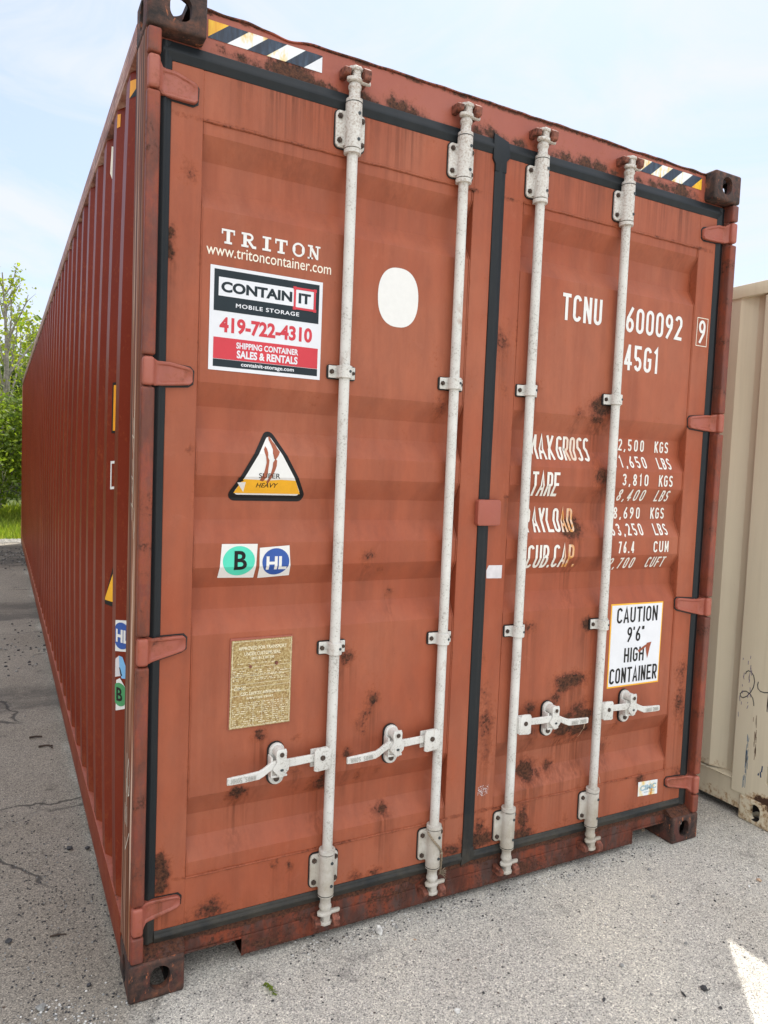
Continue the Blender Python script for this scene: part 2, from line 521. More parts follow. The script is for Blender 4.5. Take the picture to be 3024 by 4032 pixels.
def box(bm, x0, x1, y0, y1, z0, z1, bev=0.0, mi=0, seg=2):
    b = bmesh.new()
    bmesh.ops.create_cube(b, size=1)
    for v in b.verts:
        v.co = Vector((x0 + (v.co.x + .5) * (x1 - x0), y0 + (v.co.y + .5) * (y1 - y0), z0 + (v.co.z + .5) * (z1 - z0)))
    if bev:
        bmesh.ops.bevel(b, geom=list(b.edges), offset=bev, segments=seg, affect='EDGES', profile=.5)
    for f in b.faces: f.material_index = mi
    join(bm, b)

def dense(bm, step=.01, axes=(0, 2)):
    for ax in axes:
        lo = min(v.co[ax] for v in bm.verts); hi = max(v.co[ax] for v in bm.verts)
        n = int((hi - lo) / step)
        no = [0, 0, 0]; no[ax] = 1
        for i in range(1, n + 1):
            co = [0, 0, 0]; co[ax] = lo + i * (hi - lo) / (n + 1)
            bmesh.ops.bisect_plane(bm, geom=bm.verts[:] + bm.edges[:] + bm.faces[:], plane_co=co, plane_no=no, dist=1e-6)

def prism(bm, poly, axis, a0, a1, mi=0, caps=True):
    """poly: 2-D points in the plane across the axis (x: (y,z), y: (x,z), z: (x,y))"""
    def P(p, a):
        return {'x': (a, p[0], p[1]), 'y': (p[0], a, p[1]), 'z': (p[0], p[1], a)}[axis]
    A = [bm.verts.new(P(p, a0)) for p in poly]
    B = [bm.verts.new(P(p, a1)) for p in poly]
    n = len(poly)
    fs = [bm.faces.new((A[i], A[(i + 1) % n], B[(i + 1) % n], B[i])) for i in range(n)]
    if caps:
        fs.append(bm.faces.new(A[::-1])); fs.append(bm.faces.new(B))
    for f in fs: f.material_index = mi
    bmesh.ops.recalc_face_normals(bm, faces=fs)
    return fs

def tube(bm, pts, rad, seg=12, mi=0, caps=True):
    """pts list of Vector, rad number or list"""
    pts = [Vector(p) for p in pts]
    rings = []
    n = len(pts)
    up = None
    for i, p in enumerate(pts):
        t = (pts[min(i + 1, n - 1)] - pts[max(i - 1, 0)])
        if t.length < 1e-9: t = Vector((0, 0, 1))
        t.normalize()
        if up is None:
            up = Vector((1, 0, 0)) if abs(t.x) < .9 else Vector((0, 1, 0))
        a = t.cross(up).normalized(); up = a.cross(t).normalized()
        r = rad[i] if isinstance(rad, (list, tuple)) else rad
        rings.append([bm.verts.new(p + (up * math.cos(2 * math.pi * k / seg) + a * math.sin(2 * math.pi * k / seg)) * r) for k in range(seg)])
    for A, B in zip(rings, rings[1:]):
        for k in range(seg):
            f = bm.faces.new((A[k], A[(k + 1) % seg], B[(k + 1) % seg], B[k])); f.material_index = mi
    if caps:
        for r_ in (rings[0], rings[-1]):
            try:
                f = bm.faces.new(r_); f.material_index = mi
            except ValueError: pass
    return rings

def lathe(bm, cx, cy, prof, seg=24, mi=0):
    """prof: (r, z) pairs, revolved about the vertical line through cx, cy"""
    rings = []
    for r, z in prof:
        rings.append([bm.verts.new((cx + r * math.cos(2 * math.pi * k / seg), cy + r * math.sin(2 * math.pi * k / seg), z)) for k in range(seg)])
    for A, B in zip(rings, rings[1:]):
        for k in range(seg):
            f = bm.faces.new((A[k], A[(k + 1) % seg], B[(k + 1) % seg], B[k])); f.material_index = mi
    for r_ in (rings[0], rings[-1]):
        f = bm.faces.new(r_); f.material_index = mi

def rrect(x0, x1, z0, z1, r, seg=5):
    P = []
    for cx, cz, a0 in ((x1 - r, z1 - r, 0), (x0 + r, z1 - r, 90), (x0 + r, z0 + r, 180), (x1 - r, z0 + r, 270)):
        for i in range(seg + 1):
            a = R(a0 + 90 * i / seg)
            P.append((cx + r * math.cos(a), cz + r * math.sin(a)))
    return P

def plate(bm, poly, y0, y1, mi=0, bev=0.0):
    """poly in x,z, extruded along y between y0 (front) and y1"""
    b = bmesh.new()
    prism(b, poly, 'y', y0, y1)
    if bev:
        es = [e for e in b.edges if all(abs(v.co.y - y0) < 1e-6 for v in e.verts)]
        bmesh.ops.bevel(b, geom=es, offset=bev, segments=2, affect='EDGES', profile=.5)
    for f in b.faces: f.material_index = mi
    join(bm, b)

def hexbolt(bm, x, z, y, r=.0085, h=.006, mi=0, rot=.3):
    prism(bm, [(x + r * math.cos(rot + R(60 * k)), z + r * math.sin(rot + R(60 * k))) for k in range(6)], 'y', y - h, y, mi)
    prism(bm, [(x + r * .55 * math.cos(R(45 * k)), z + r * .55 * math.sin(R(45 * k))) for k in range(8)], 'y', y - h * 1.6, y - h, mi)

def disc(bm, x, z, y, r, h=.003, mi=0, n=14):
    prism(bm, [(x + r * math.cos(2 * math.pi * k / n), z + r * math.sin(2 * math.pi * k / n)) for k in range(n)], 'y', y - h, y, mi)

# rust places, in container coordinates on the door end: x, z, half width, half height, strength
SPOTS = [(0.134,2.42,0.016,0.021,0.45),(0.12,2.461,0.008,0.006,0.4),(0.079,2.243,0.009,0.018,1),(0.078,2.198,0.01,0.021,1),(0.145,1.636,0.008,0.008,0.5),(0.752,1.308,0.019,0.013,0.6),(0.805,1.257,0.009,0.012,0.5),(0.853,1.174,0.009,0.01,0.6),(0.688,0.966,0.021,0.019,0.75),(0.791,0.812,0.02,0.021,0.85),(0.77,0.766,0.016,0.015,0.8),(0.75,0.733,0.018,0.01,0.6),(0.755,0.707,0.011,0.013,0.6),(0.39,0.739,0.014,0.015,0.8),(0.516,0.717,0.008,0.008,0.5),(0.626,0.627,0.024,0.022,0.85),(0.611,0.543,0.029,0.026,0.8),(0.699,0.635,0.014,0.013,0.8),(0.322,0.564,0.019,0.018,0.85),(0.36,0.563,0.006,0.012,0.6),(0.52,0.6,0.015,0.011,0.6),(0.85,0.402,0.02,0.018,0.85),(0.639,0.458,0.009,0.007,0.4),(0.752,0.533,0.011,0.013,0.5),(0.822,0.549,0.01,0.011,0.5),(0.091,0.402,0.009,0.018,1),(0.094,0.36,0.015,0.042,1.1),(0.091,0.318,0.016,0.015,1),(0.244,0.206,0.032,0.024,0.7),(0.212,0.2,0.014,0.015,0.6),(0.506,0.292,0.008,0.011,0.6),(0.45,0.304,0.006,0.009,0.6),(0.754,0.194,0.022,0.012,0.6),(0.821,0.191,0.022,0.012,0.7),(1.144,0.199,0.037,0.021,0.8),(1.123,0.474,0.01,0.009,0.3),(0.457,0.323,0.006,0.006,0.5),(1.017,1.821,0.017,0.031,0.5),(1.262,2.072,0.025,0.036,0.55),(1.282,1.911,0.013,0.012,0.5),(1.762,1.879,0.042,0.031,1.05),(1.643,1.849,0.017,0.014,0.6),(1.744,1.829,0.033,0.017,0.7),(1.421,1.931,0.02,0.015,0.6),(1.791,1.602,0.033,0.026,0.8),(1.654,1.399,0.036,0.03,1.15),(1.263,0.775,0.019,0.044,0.45),(1.274,0.668,0.024,0.072,0.6),(1.28,0.556,0.019,0.049,0.5),(1.679,0.788,0.064,0.023,1.0),(1.64,0.76,0.029,0.015,0.8),(1.602,0.725,0.026,0.021,0.7),(1.481,0.694,0.028,0.022,0.75),(1.726,0.669,0.035,0.023,0.7),(1.754,0.633,0.04,0.019,1.0),(1.673,0.638,0.029,0.015,0.8),(1.659,0.596,0.037,0.024,1.1),(1.742,0.589,0.038,0.027,1.1),(1.499,0.601,0.021,0.017,0.7),(1.581,0.59,0.019,0.016,0.5),(1.498,0.432,0.033,0.029,1.15),(1.61,0.44,0.022,0.019,0.6),(1.556,0.419,0.011,0.009,0.7),(1.472,0.247,0.019,0.066,0.8),(1.467,0.194,0.046,0.023,0.9),(1.253,0.215,0.056,0.024,1.1),(1.267,0.259,0.017,0.036,0.7),(1.906,0.469,0.024,0.028,0.55),(1.748,1.007,0.022,0.019,0.8),(1.451,1.016,0.023,0.016,0.65),(2.103,0.315,0.02,0.017,0.8),(2.319,0.739,0.027,0.063,0.5),(2.32,0.635,0.027,0.08,0.6),(2.355,0.515,0.027,0.045,0.45),(2.342,0.308,0.03,0.03,0.5),(1.942,0.58,0.027,0.037,0.4),(1.978,0.625,0.013,0.01,0.5),(1.69,0.212,0.01,0.01,0.4),(1.756,0.334,0.008,0.007,0.4),(2.474,0.433,0.023,0.05,0.3),(1.205,1.464,0.021,0.014,0.3),(1.322,1.509,0.017,0.009,0.6),(1.911,0.643,0.032,0.012,0.4),(2.312,0.153,0.042,0.017,0.6),(0.218,2.785,0.019,0.008,0.5),(0.273,2.781,0.019,0.012,0.85),(0.316,2.776,0.017,0.009,0.7),(0.416,2.785,0.065,0.021,1.1),(0.476,2.784,0.03,0.019,0.9),(0.523,2.773,0.022,0.014,0.9),(0.57,2.769,0.022,0.011,0.8),(0.682,2.778,0.02,0.014,0.9),(0.719,2.776,0.015,0.011,0.7),(0.8,2.778,0.038,0.019,1),(0.844,2.772,0.039,0.015,0.9),(0.907,2.774,0.018,0.009,0.5),(1.118,2.783,0.023,0.012,0.8),(1.171,2.789,0.026,0.016,0.95),(1.296,2.784,0.025,0.01,0.7),(1.222,2.784,0.024,0.008,0.6),(1.466,2.778,0.031,0.01,0.6),(1.521,2.78,0.031,0.017,0.8),(1.606,2.784,0.032,0.017,0.9),(1.683,2.784,0.038,0.017,0.9),(1.756,2.783,0.024,0.012,0.7),(1.894,2.777,0.025,0.012,0.7),(1.976,2.782,0.031,0.014,0.9),(2.031,2.785,0.032,0.014,0.9),(2.134,2.788,0.049,0.022,1.05),(2.216,2.784,0.033,0.013,0.5),(1.073,2.789,0.019,0.009,0.5),(1.399,2.787,0.021,0.008,0.5)]
def spot_val(x, z):
    r = 0.0; s = 0.0
    x0_, z0_ = x, z
    x = x + noise.noise((x0_ * 38, z0_ * 38, 1.7)) * .013 + noise.noise((x0_ * 95, z0_ * 95, 4.1)) * .005
    z = z + noise.noise((x0_ * 38, z0_ * 38, 9.3)) * .013 + noise.noise((x0_ * 95, z0_ * 95, 7.9)) * .005
    for (sx, sz, rx, rz, k) in SPOTS:
        dx = (x - sx) / (rx * 1.25 + .004)
        if abs(dx) > 2.4: continue
        dz = (z - sz) / (rz * 1.25 + .004)
        if abs(dz) < 2.4:
            d2 = dx * dx + dz * dz
            if d2 < 5.5:
                r = max(r, k * math.exp(-d2 * .8) * 1.02)
        if k > .5 and z < sz:
            fall = (sz - z) / (.08 + rz * 7)
            if fall < 2.2:
                s = max(s, k * 1.25 * math.exp(-dx * dx * 1.1) * math.exp(-fall * 1.3))
    return r, s

def paint_rust(o, extra=None):
    me = o.data
    a = me.attributes.new('rust', 'FLOAT', 'POINT')
    b = me.attributes.new('stain', 'FLOAT', 'POINT')
    off = wpos(o)
    for i, v in enumerate(me.vertices):
        p = v.co + off
        r, s = spot_val(p.x, p.z) if p.y < .13 else (0, 0)
        if extra:
            e = extra(p)
            if isinstance(e, tuple): r = max(r, e[0]); s = max(s, e[1])
            else: r = max(r, e)
        a.data[i].value = r
        b.data[i].value = s

# profile of the door panels and draping
PROF = [(.372, .047), (.436, .083), (.508, .083), (.577, .047), (1.077, .047), (1.148, .083), (1.216, .083), (1.282, .047),
        (1.356, .047), (1.425, .083), (1.493, .083), (1.560, .047), (1.630, .047), (1.70, .083), (1.766, .083), (1.835, .047),
        (2.336, .047), (2.402, .083), (2.478, .083), (2.541, .047)]
def prof(z):
    if z <= PROF[0][0] or z >= PROF[-1][0]: return .047
    for (z0, y0), (z1, y1) in zip(PROF, PROF[1:]):
        if z0 <= z <= z1: return y0 + (y1 - y0) * (z - z0) / (z1 - z0)

def drape(bm, eps=.0008, yf=None):
    """flat artwork in x,z (y holds its layer height) laid on the corrugated panel"""
    if yf is None:
        for z, _ in PROF:
            bmesh.ops.bisect_plane(bm, geom=bm.verts[:] + bm.edges[:] + bm.faces[:], plane_co=(0, 0, z), plane_no=(0, 0, 1), dist=1e-6)
        yf = prof
    for v in bm.verts:
        v.co.y = yf(v.co.z) - eps - v.co.y
    for f in bm.faces:
        f.normal_update()
    for f in bm.faces:
        if f.normal.y > 0: f.normal_flip()

def quad(bm, pts, layer=0.0, mi=0):
    f = bm.faces.new([bm.verts.new((p[0], layer, p[1])) for p in pts])
    f.material_index = mi
    return f
def rect(bm, x0, x1, z0, z1, layer=0.0, mi=0, step=False):
    if step: layer += step_layer()
    return quad(bm, [(x0, z0), (x1, z0), (x1, z1), (x0, z1)], layer, mi)
def ell(bm, cx, cz, rx, rz, layer=0.0, mi=0, n=40):
    return quad(bm, [(cx + rx * math.cos(2 * math.pi * k / n), cz + rz * math.sin(2 * math.pi * k / n)) for k in range(n)], layer, mi)

_lc = [0]
def step_layer():
    _lc[0] = (_lc[0] + 1) % 5
    return _lc[0] * .00016
def ribbon(bm, pts, w, layer=0.0, mi=0, closed=False):
    layer = layer + step_layer()
    pts = [Vector((p[0], p[1])) for p in pts]
    n = len(pts)
    Lf, Rt = [], []
    for i in range(n):
        if closed: a, b = pts[i - 1], pts[(i + 1) % n]
        else: a, b = pts[max(i - 1, 0)], pts[min(i + 1, n - 1)]
        d0 = (pts[i] - a); d1 = (b - pts[i])
        if d0.length < 1e-9: d0 = d1
        if d1.length < 1e-9: d1 = d0
        d0 = d0.normalized(); d1 = d1.normalized()
        t = (d0 + d1)
        t = t.normalized() if t.length > 1e-6 else d0
        nn = Vector((-t.y, t.x))
        c = max(.45, nn.dot(Vector((-d0.y, d0.x))))
        o = nn * (w / 2 / c)
        Lf.append(bm.verts.new((pts[i].x + o.x, layer, pts[i].y + o.y)))
        Rt.append(bm.verts.new((pts[i].x - o.x, layer, pts[i].y - o.y)))
    rng = range(n) if closed else range(n - 1)
    for i in rng:
        j = (i + 1) % n
        f = bm.faces.new((Lf[i], Lf[j], Rt[j], Rt[i])); f.material_index = mi

def arc(cx, cz, rx, rz, a0, a1, n=8):
    return [(cx + rx * math.cos(R(a0 + (a1 - a0) * i / n)), cz + rz * math.sin(R(a0 + (a1 - a0) * i / n))) for i in range(n + 1)]

def glyph(ch, w, h, s):
    """narrow stencil style strokes; returns polylines of centre lines within w x h, s stroke width"""
    e = s / 2; l, r, b, t = e, w - e, e, h - e; m = h * .5; cx = w / 2; rx = (r - l) / 2; rz = min(rx * 1.15, h * .22)
    top = arc(cx, t - rz, rx, rz, 180, 0); bot = arc(cx, b + rz, rx, rz, 360, 180)
    G = {
     'T': [[(0, t), (w, t)], [(cx, t), (cx, 0)]], 'I': [[(cx, 0), (cx, h)]], 'L': [[(l, h), (l, b), (w, b)]],
     'N': [[(l, 0), (l, h)], [(l, h - e * .6), (r, e * .6)], [(r, 0), (r, h)]], 'M': [[(l, 0), (l, h)], [(l, h - e * .5), (cx, h * .28), (r, h - e * .5)], [(r, 0), (r, h)]],
     'U': [[(l, h)] + [(l, b + rz)] + arc(cx, b + rz, rx, rz, 180, 360) + [(r, h)]],
     'C': [arc(cx, t - rz, rx, rz, 8, 180) + [(l, b + rz)] + arc(cx, b + rz, rx, rz, 180, 352)],
     'G': [arc(cx, t - rz, rx, rz, 8, 180) + [(l, b + rz)] + arc(cx, b + rz, rx, rz, 180, 360) + [(r, m), (cx, m)]],
     'O': ['c', top + bot], '0': ['c', top + bot],
     'A': [[(e * .7, 0), (cx, t + e * .4), (w - e * .7, 0)], [(w * .22, h * .3), (w * .78, h * .3)]],
     'X': [[(e * .8, 0), (w - e * .8, h)], [(e * .8, h), (w - e * .8, 0)]], 'Y': [[(e * .6, h), (cx, m), (cx, 0)], [(w - e * .6, h), (cx, m)]],
     'E': [[(w, t), (l, t), (l, b), (w, b)], [(l, m), (w * .85, m)]], 'F': [[(w, t), (l, t), (l, 0)], [(l, m), (w * .85, m)]],
     'H': [[(l, 0), (l, h)], [(r, 0), (r, h)], [(l, m), (r, m)]], 'K': [[(l, 0), (l, h)], [(w - e * .5, h), (l, h * .42)], [(w * .38, h * .55), (w - e * .5, 0)]],
     'P': [[(l, 0), (l, t), (cx, t)] + arc(cx, t - rz, rx, rz, 90, 0)[1:] + arc(cx, m - e + rz, rx, rz, 0, -90)[0:] + [(l, m - e)]],
     'R': [[(l, 0), (l, t), (cx, t)] + arc(cx, t - rz, rx, rz, 90, 0)[1:] + arc(cx, m - e + rz, rx, rz, 0, -90) + [(l, m - e)], [(cx, m - e), (w - e * .6, 0)]],
     'D': [[(l, b), (l, t), (cx, t)] + arc(cx, t - rz, rx, rz, 90, 0)[1:] + arc(cx, b + rz, rx, rz, 0, -90) + [(l, b)]],
     'B': [[(l, m), (l, t), (cx, t)] + arc(cx, t - (t - m) / 2, rx * .95, (t - m) / 2, 90, -90)[1:] + [(l, m)], [(l, m), (cx, m)] + arc(cx, b + (m - b) / 2, rx, (m - b) / 2, 90, -90)[1:] + [(l, b), (l, m)]],
     'S': [arc(cx, t - rz, rx, rz, 15, 180) + [(l + (r - l) * .12, m + h * .08), (r - (r - l) * .12, m - h * .06)] + arc(cx, b + rz, rx, rz, 0, -165)],
     'J': [[(r, h), (r, b + rz)] + arc(cx, b + rz, rx, rz, 0, -170)], 'V': [[(e * .6, h), (cx, e * .3), (w - e * .6, h)]],
     '1': [[(w * .18, h * .80), (w * .55, t + e * .3), (w * .55, 0)]],
     '2': [arc(cx, t - rz, rx, rz, 170, 0) + [(r, h * .62), (l, b + e * .2), (w, b)]],
     '3': [arc(cx, t - rz, rx, rz * .95, 165, -90) , arc(cx, b + rz * 1.1, rx, rz * 1.1, 90, -165)],
     '4': [[(w * .62, 0), (w * .62, h)], [(w * .62, h * .96), (e * .9, h * .27)], [(0, h * .27), (w, h * .27)]],
     '5': [[(w * .92, t), (l, t), (l, h * .55)] + arc(cx, b + rz * 1.3, rx, rz * 1.3, 120, -160)],
     '6': [[(w * .80, h * .99), (l + (r - l) * .10, h * .55), (l, h * .36)] , 'x'],
     '7': [[(0, t), (r, t), (w * .32, 0)]],
     '8': ['c', arc(cx, h * .745, rx * .86, h * .255 - e, 0, 352, 14)],
     '9': [[(w * .20, h * .01), (r - (r - l) * .10, h * .45), (r, h * .64)], 'y'],
     '.': [[(w * .5 - e, e), (w * .5 + e, e)]], ',': [[(w * .5 + e * .4, s * 1.0), (w * .5 - e * .8, -s * .7)]],
     "'": [[(w * .5, h), (w * .42, h * .78)]], '"': [[(w * .35, h), (w * .28, h * .78)], [(w * .72, h), (w * .65, h * .78)]],
     ' ': [], '-': [[(w * .15, m), (w * .85, m)]],
    }[ch]
    out = []
    if G and G[0] == 'c':
        out.append(('c', G[1]))
        if ch == '8': out.append(('c', arc(cx, h * .255, rx, h * .265 - e, 0, 352, 14)))
        return out
    for g in G:
        if g == 'x': out.append(('c', arc(cx, h * .285, rx, h * .285 - e, 0, 352, 16)))
        elif g == 'y': out.append(('c', arc(cx, h * .715, rx, h * .285 - e, 0, 352, 16)))
        else: out.append(('o', g))
    return out

def stext(bm, s, x0, x1, z0, z1, sw, layer=0.0, mi=0, narrow={'.': .45, ',': .45, "'": .5, ' ': .75, 'I': .45, '1': .75, '"': .7}, gap=.28, slant=0.0):
    ws = [narrow.get(c, 1.0) for c in s]
    tot = sum(ws) + gap * (len(s) - 1)
    u = (x1 - x0) / tot
    x = x0; h = z1 - z0
    for c, w in zip(s, ws):
        for k, pl in glyph(c, w * u, h, sw):
            pl2 = [(x + p[0] + slant * p[1], z0 + p[1]) for p in pl]
            ribbon(bm, pl2, sw, layer, mi, closed=(k == 'c'))
        x += (w + gap) * u

_tcache = {}
def ftext(bm, s, x0, x1, z0, z1, bold=0.0, layer=0.0, mi=0, shear=0.0, spacing=1.0):
    """lettering from Blender's own built-in font, turned into faces and fitted to a rectangle"""
    key = (s, bold, shear, spacing)
    if key not in _tcache:
        cu = D.curves.new('t', 'FONT'); cu.body = s; cu.offset = bold; cu.shear = shear; cu.space_character = spacing
        cu.resolution_u = 4
        ob = D.objects.new('t', cu); COL.objects.link(ob)
        dg = bpy.context.evaluated_depsgraph_get()
        me = ob.evaluated_get(dg).to_mesh()
        vs = [(v.co.x, v.co.y) for v in me.vertices]; fs = [tuple(p.vertices) for p in me.polygons]
        ob.evaluated_get(dg).to_mesh_clear()
        D.objects.remove(ob); D.curves.remove(cu)
        _tcache[key] = (vs, fs)
    vs, fs = _tcache[key]
    ax0 = min(v[0] for v in vs); ax1 = max(v[0] for v in vs); az0 = min(v[1] for v in vs); az1 = max(v[1] for v in vs)
    V = [bm.verts.new((x0 + (v[0] - ax0) / (ax1 - ax0) * (x1 - x0), layer, z0 + (v[1] - az0) / (az1 - az0) * (z1 - z0))) for v in vs]
    for f in fs:
        try:
            q = bm.faces.new([V[i] for i in f]); q.material_index = mi
        except ValueError: pass

def boolean(bm_a, cutters):
    """bm_a minus the cutters, exact; returns a new bmesh"""
    ma = D.meshes.new('a'); bm_a.to_mesh(ma); bm_a.free()
    oa = D.objects.new('a', ma); COL.objects.link(oa)
    rest = []
    for c in cutters:
        mc = D.meshes.new('c'); bmesh.ops.recalc_face_normals(c, faces=c.faces[:]); c.to_mesh(mc); c.free()
        oc = D.objects.new('c', mc); COL.objects.link(oc); rest.append((oc, mc))
        m = oa.modifiers.new('b', 'BOOLEAN'); m.operation = 'DIFFERENCE'; m.solver = 'EXACT'; m.object = oc
    bpy.context.view_layer.update()
    dg = bpy.context.evaluated_depsgraph_get()
    me = D.meshes.new_from_object(oa.evaluated_get(dg))
    out = bmesh.new(); out.from_mesh(me)
    D.meshes.remove(me); D.objects.remove(oa); D.meshes.remove(ma)
    for oc, mc in rest:
        D.objects.remove(oc); D.meshes.remove(mc)
    return out
# ------------------------------------------------------------------ ground and surroundings
def terrain():
    bm = bmesh.new()
    rect3 = lambda x0, x1, y0, y1, z: bm.faces.new([bm.verts.new(p) for p in ((x0, y0, z), (x1, y0, z), (x1, y1, z), (x0, y1, z))])
    rect3(-600, 600, -600, 900, -.012)
    o = mesh_obj('ground', bm, M['soil'], smooth=0); o['kind'] = 'structure'
    bm = bmesh.new(); rect3(-40, 40, -40, 12.35, 0)
    for f in list(bm.faces): pass
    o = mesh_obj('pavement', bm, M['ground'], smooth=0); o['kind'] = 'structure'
    # gravel verge and rising grassy bank behind the yard
    rnd = random.Random(3)
    bm = bmesh.new()
    nx = 60
    g = [[None] * 4 for _ in range(nx + 1)]
    for i in range(nx + 1):
        x = -40 + 80 * i / nx
        for j, (y, z) in enumerate(((12.30, .004), (12.6, .012), (12.95, .004), (13.3, -.02))):
            g[i][j] = bm.verts.new((x, y + (rnd.uniform(-.08, .08) if j in (1, 2) else 0), z))
    for i in range(nx):
        for j in range(3): bm.faces.new((g[i][j], g[i + 1][j], g[i + 1][j + 1], g[i][j + 1]))
    o = mesh_obj('gravel_verge', bm, M['gravel']); o['kind'] = 'structure'
    bm = bmesh.new()
    ny = 26; nx = 70
    g = {}
    for i in range(nx + 1):
        for j in range(ny + 1):
            x = -42 + 84 * i / nx; y = 12.9 + j * 1.1
            z = min(1.6, max(0, (y - 15) * .10)) + noise.noise((x * .35, y * .35, 0)) * .10 * min(1, (y - 12.9) / 2) - (.012 if j == 0 else 0)
            g[i, j] = bm.verts.new((x, y, z))
    for i in range(nx):
        for j in range(ny): bm.faces.new((g[i, j], g[i + 1, j], g[i + 1, j + 1], g[i, j + 1]))
    o = mesh_obj('grass_bank', bm, M['soil']); o['kind'] = 'structure'
terrain()

def bank_z(x, y):
    return min(1.6, max(0, (y - 15) * .10)) + noise.noise((x * .35, y * .35, 0)) * .10 * min(1, max(0, (y - 12.9) / 2))

def leaves(bm, centres, size, rnd, lay, n_per, spread, flat=.0):
    for c in centres:
        for _ in range(n_per):
            p = c + Vector((rnd.gauss(0, spread), rnd.gauss(0, spread), rnd.gauss(0, spread * .8)))
            s = size * rnd.uniform(.6, 1.3)
            a = Vector((rnd.uniform(-1, 1), rnd.uniform(-1, 1), rnd.uniform(-.7, .7))).normalized()
            b = a.cross(Vector((rnd.uniform(-1, 1), rnd.uniform(-1, 1), rnd.uniform(-1, 1)))).normalized()
            m = a.cross(b) * s * .12
            vs = [bm.verts.new(q) for q in (p - a * s, p + b * s * .62 + m, p + a * s * 1.1, p - b * s * .62 + m)]
            t = rnd.random()
            for v in vs: v[lay] = t
            bm.faces.new(vs)

def make_tree(name, seed, height, lean, nlimb, leaf, lsize, nper, spread, label, cat, loc, group, trunk_r=.07, up=.8, base_limb=.3, mat='leaf_young'):
    rnd = random.Random(seed)
    root = empty(name, loc, label, cat, group)
    o = Vector(loc)
    bm = bmesh.new()
    pts = []; n = 10
    for i in range(n + 1):
        t = i / n
        pts.append(o + Vector((lean[0] * t * height + math.sin(t * 5 + seed) * .05 * height * .3, lean[1] * t * height + math.cos(t * 4 + seed) * .03 * height * .3, t * height)))
    tube(bm, pts, [trunk_r * (1 - .85 * i / n) for i in range(n + 1)], 8)
    tips = []
    for k in range(nlimb):
        t = base_limb + (.97 - base_limb) * (k + rnd.random() * .6) / nlimb
        f = t * n; i0 = min(int(f), n - 1); p = pts[i0].lerp(pts[i0 + 1], f - i0)
        a = rnd.uniform(0, 6.283); ln = height * (1.05 - t) * rnd.uniform(.35, .62) + .25
        d = Vector((math.cos(a), math.sin(a), up + rnd.uniform(-.2, .3))).normalized()
        lp = [p]
        for q in range(1, 7):
            d = (d + Vector((rnd.uniform(-.15, .15), rnd.uniform(-.15, .15), .10))).normalized()
            lp.append(lp[-1] + d * ln / 6)
            if q >= 1: tips.append(lp[-1].copy())
            if q in (2, 3, 4, 5):
                dd = (d + Vector((rnd.uniform(-.8, .8), rnd.uniform(-.8, .8), rnd.uniform(-.2, .6)))).normalized()
                sp = [lp[-1] + dd * ln * .09 * w for w in range(4)]
                tube(bm, sp, [.007, .006, .004, .003], 4)
                tips += sp[1:]
        tube(bm, lp, [trunk_r * .42 * (1 - t * .6) * (1 - .8 * w / 6) + .003 for w in range(7)], 6)
    mesh_obj('trunk', bm, M['bark'], root)
    bm = bmesh.new(); lay = bm.verts.layers.float.new('tint')
    leaves(bm, tips, lsize, rnd, lay, nper, spread)
    mesh_obj('crown', bm, M[mat], root, smooth=0)
    return root

def copy_tree(src, loc, rz, sc, label, group=None):
    c = src.copy(); COL.objects.link(c); c.location = loc; c.rotation_euler = (0, 0, rz); c.scale = (sc,) * 3; c['label'] = label
    if group: c['group'] = group
    for ch in src.children:
        d = ch.copy(); COL.objects.link(d); d.parent = c
    return c

GT = 'trees and shrubs along the back of the yard'
t1 = make_tree('young_tree', 5, 5.4, (.005, 0), 20, None, .050, 2, .09, 'tall thin young tree with sparse yellow-green leaves, rising above the shrubs at the far left', 'tree', (-.30, 16.6, bank_z(-.30, 16.6)), GT, .085, 1.5, .30)
t2 = make_tree('young_tree', 12, 4.4, (.02, 0), 18, None, .045, 4, .10, 'shorter forked sapling with small pale leaves, right of the tall young tree', 'tree', (.42, 18.2, bank_z(.42, 18.2)), GT, .05, 1.4, .3)
b1 = make_tree('leafy_shrub', 21, 2.6, (0, 0), 26, None, .055, 11, .16, 'dense bright green shrub under the tall young tree beyond the alley', 'shrub', (-.55, 15.4, bank_z(-.55, 15.4)), GT, .03, .35, .02, 'leaf_bush')
b2 = make_tree('leafy_shrub', 31, 3.2, (0, 0), 30, None, .058, 12, .18, 'broad green shrub growing close behind the far end of the red container', 'shrub', (.7, 16.0, bank_z(.7, 16.0)), GT, .035, .35, .02, 'leaf_bush')
b3 = make_tree('leafy_shrub', 41, 3.6, (0, 0), 34, None, .085, 12, .24, 'deep green shrub filling the far background behind the thin tree', 'shrub', (-1.4, 19.5, bank_z(-1.4, 19.5)), GT, .045, .45, .02, 'leaf_dark')
rr = random.Random(9)
cnt = {}
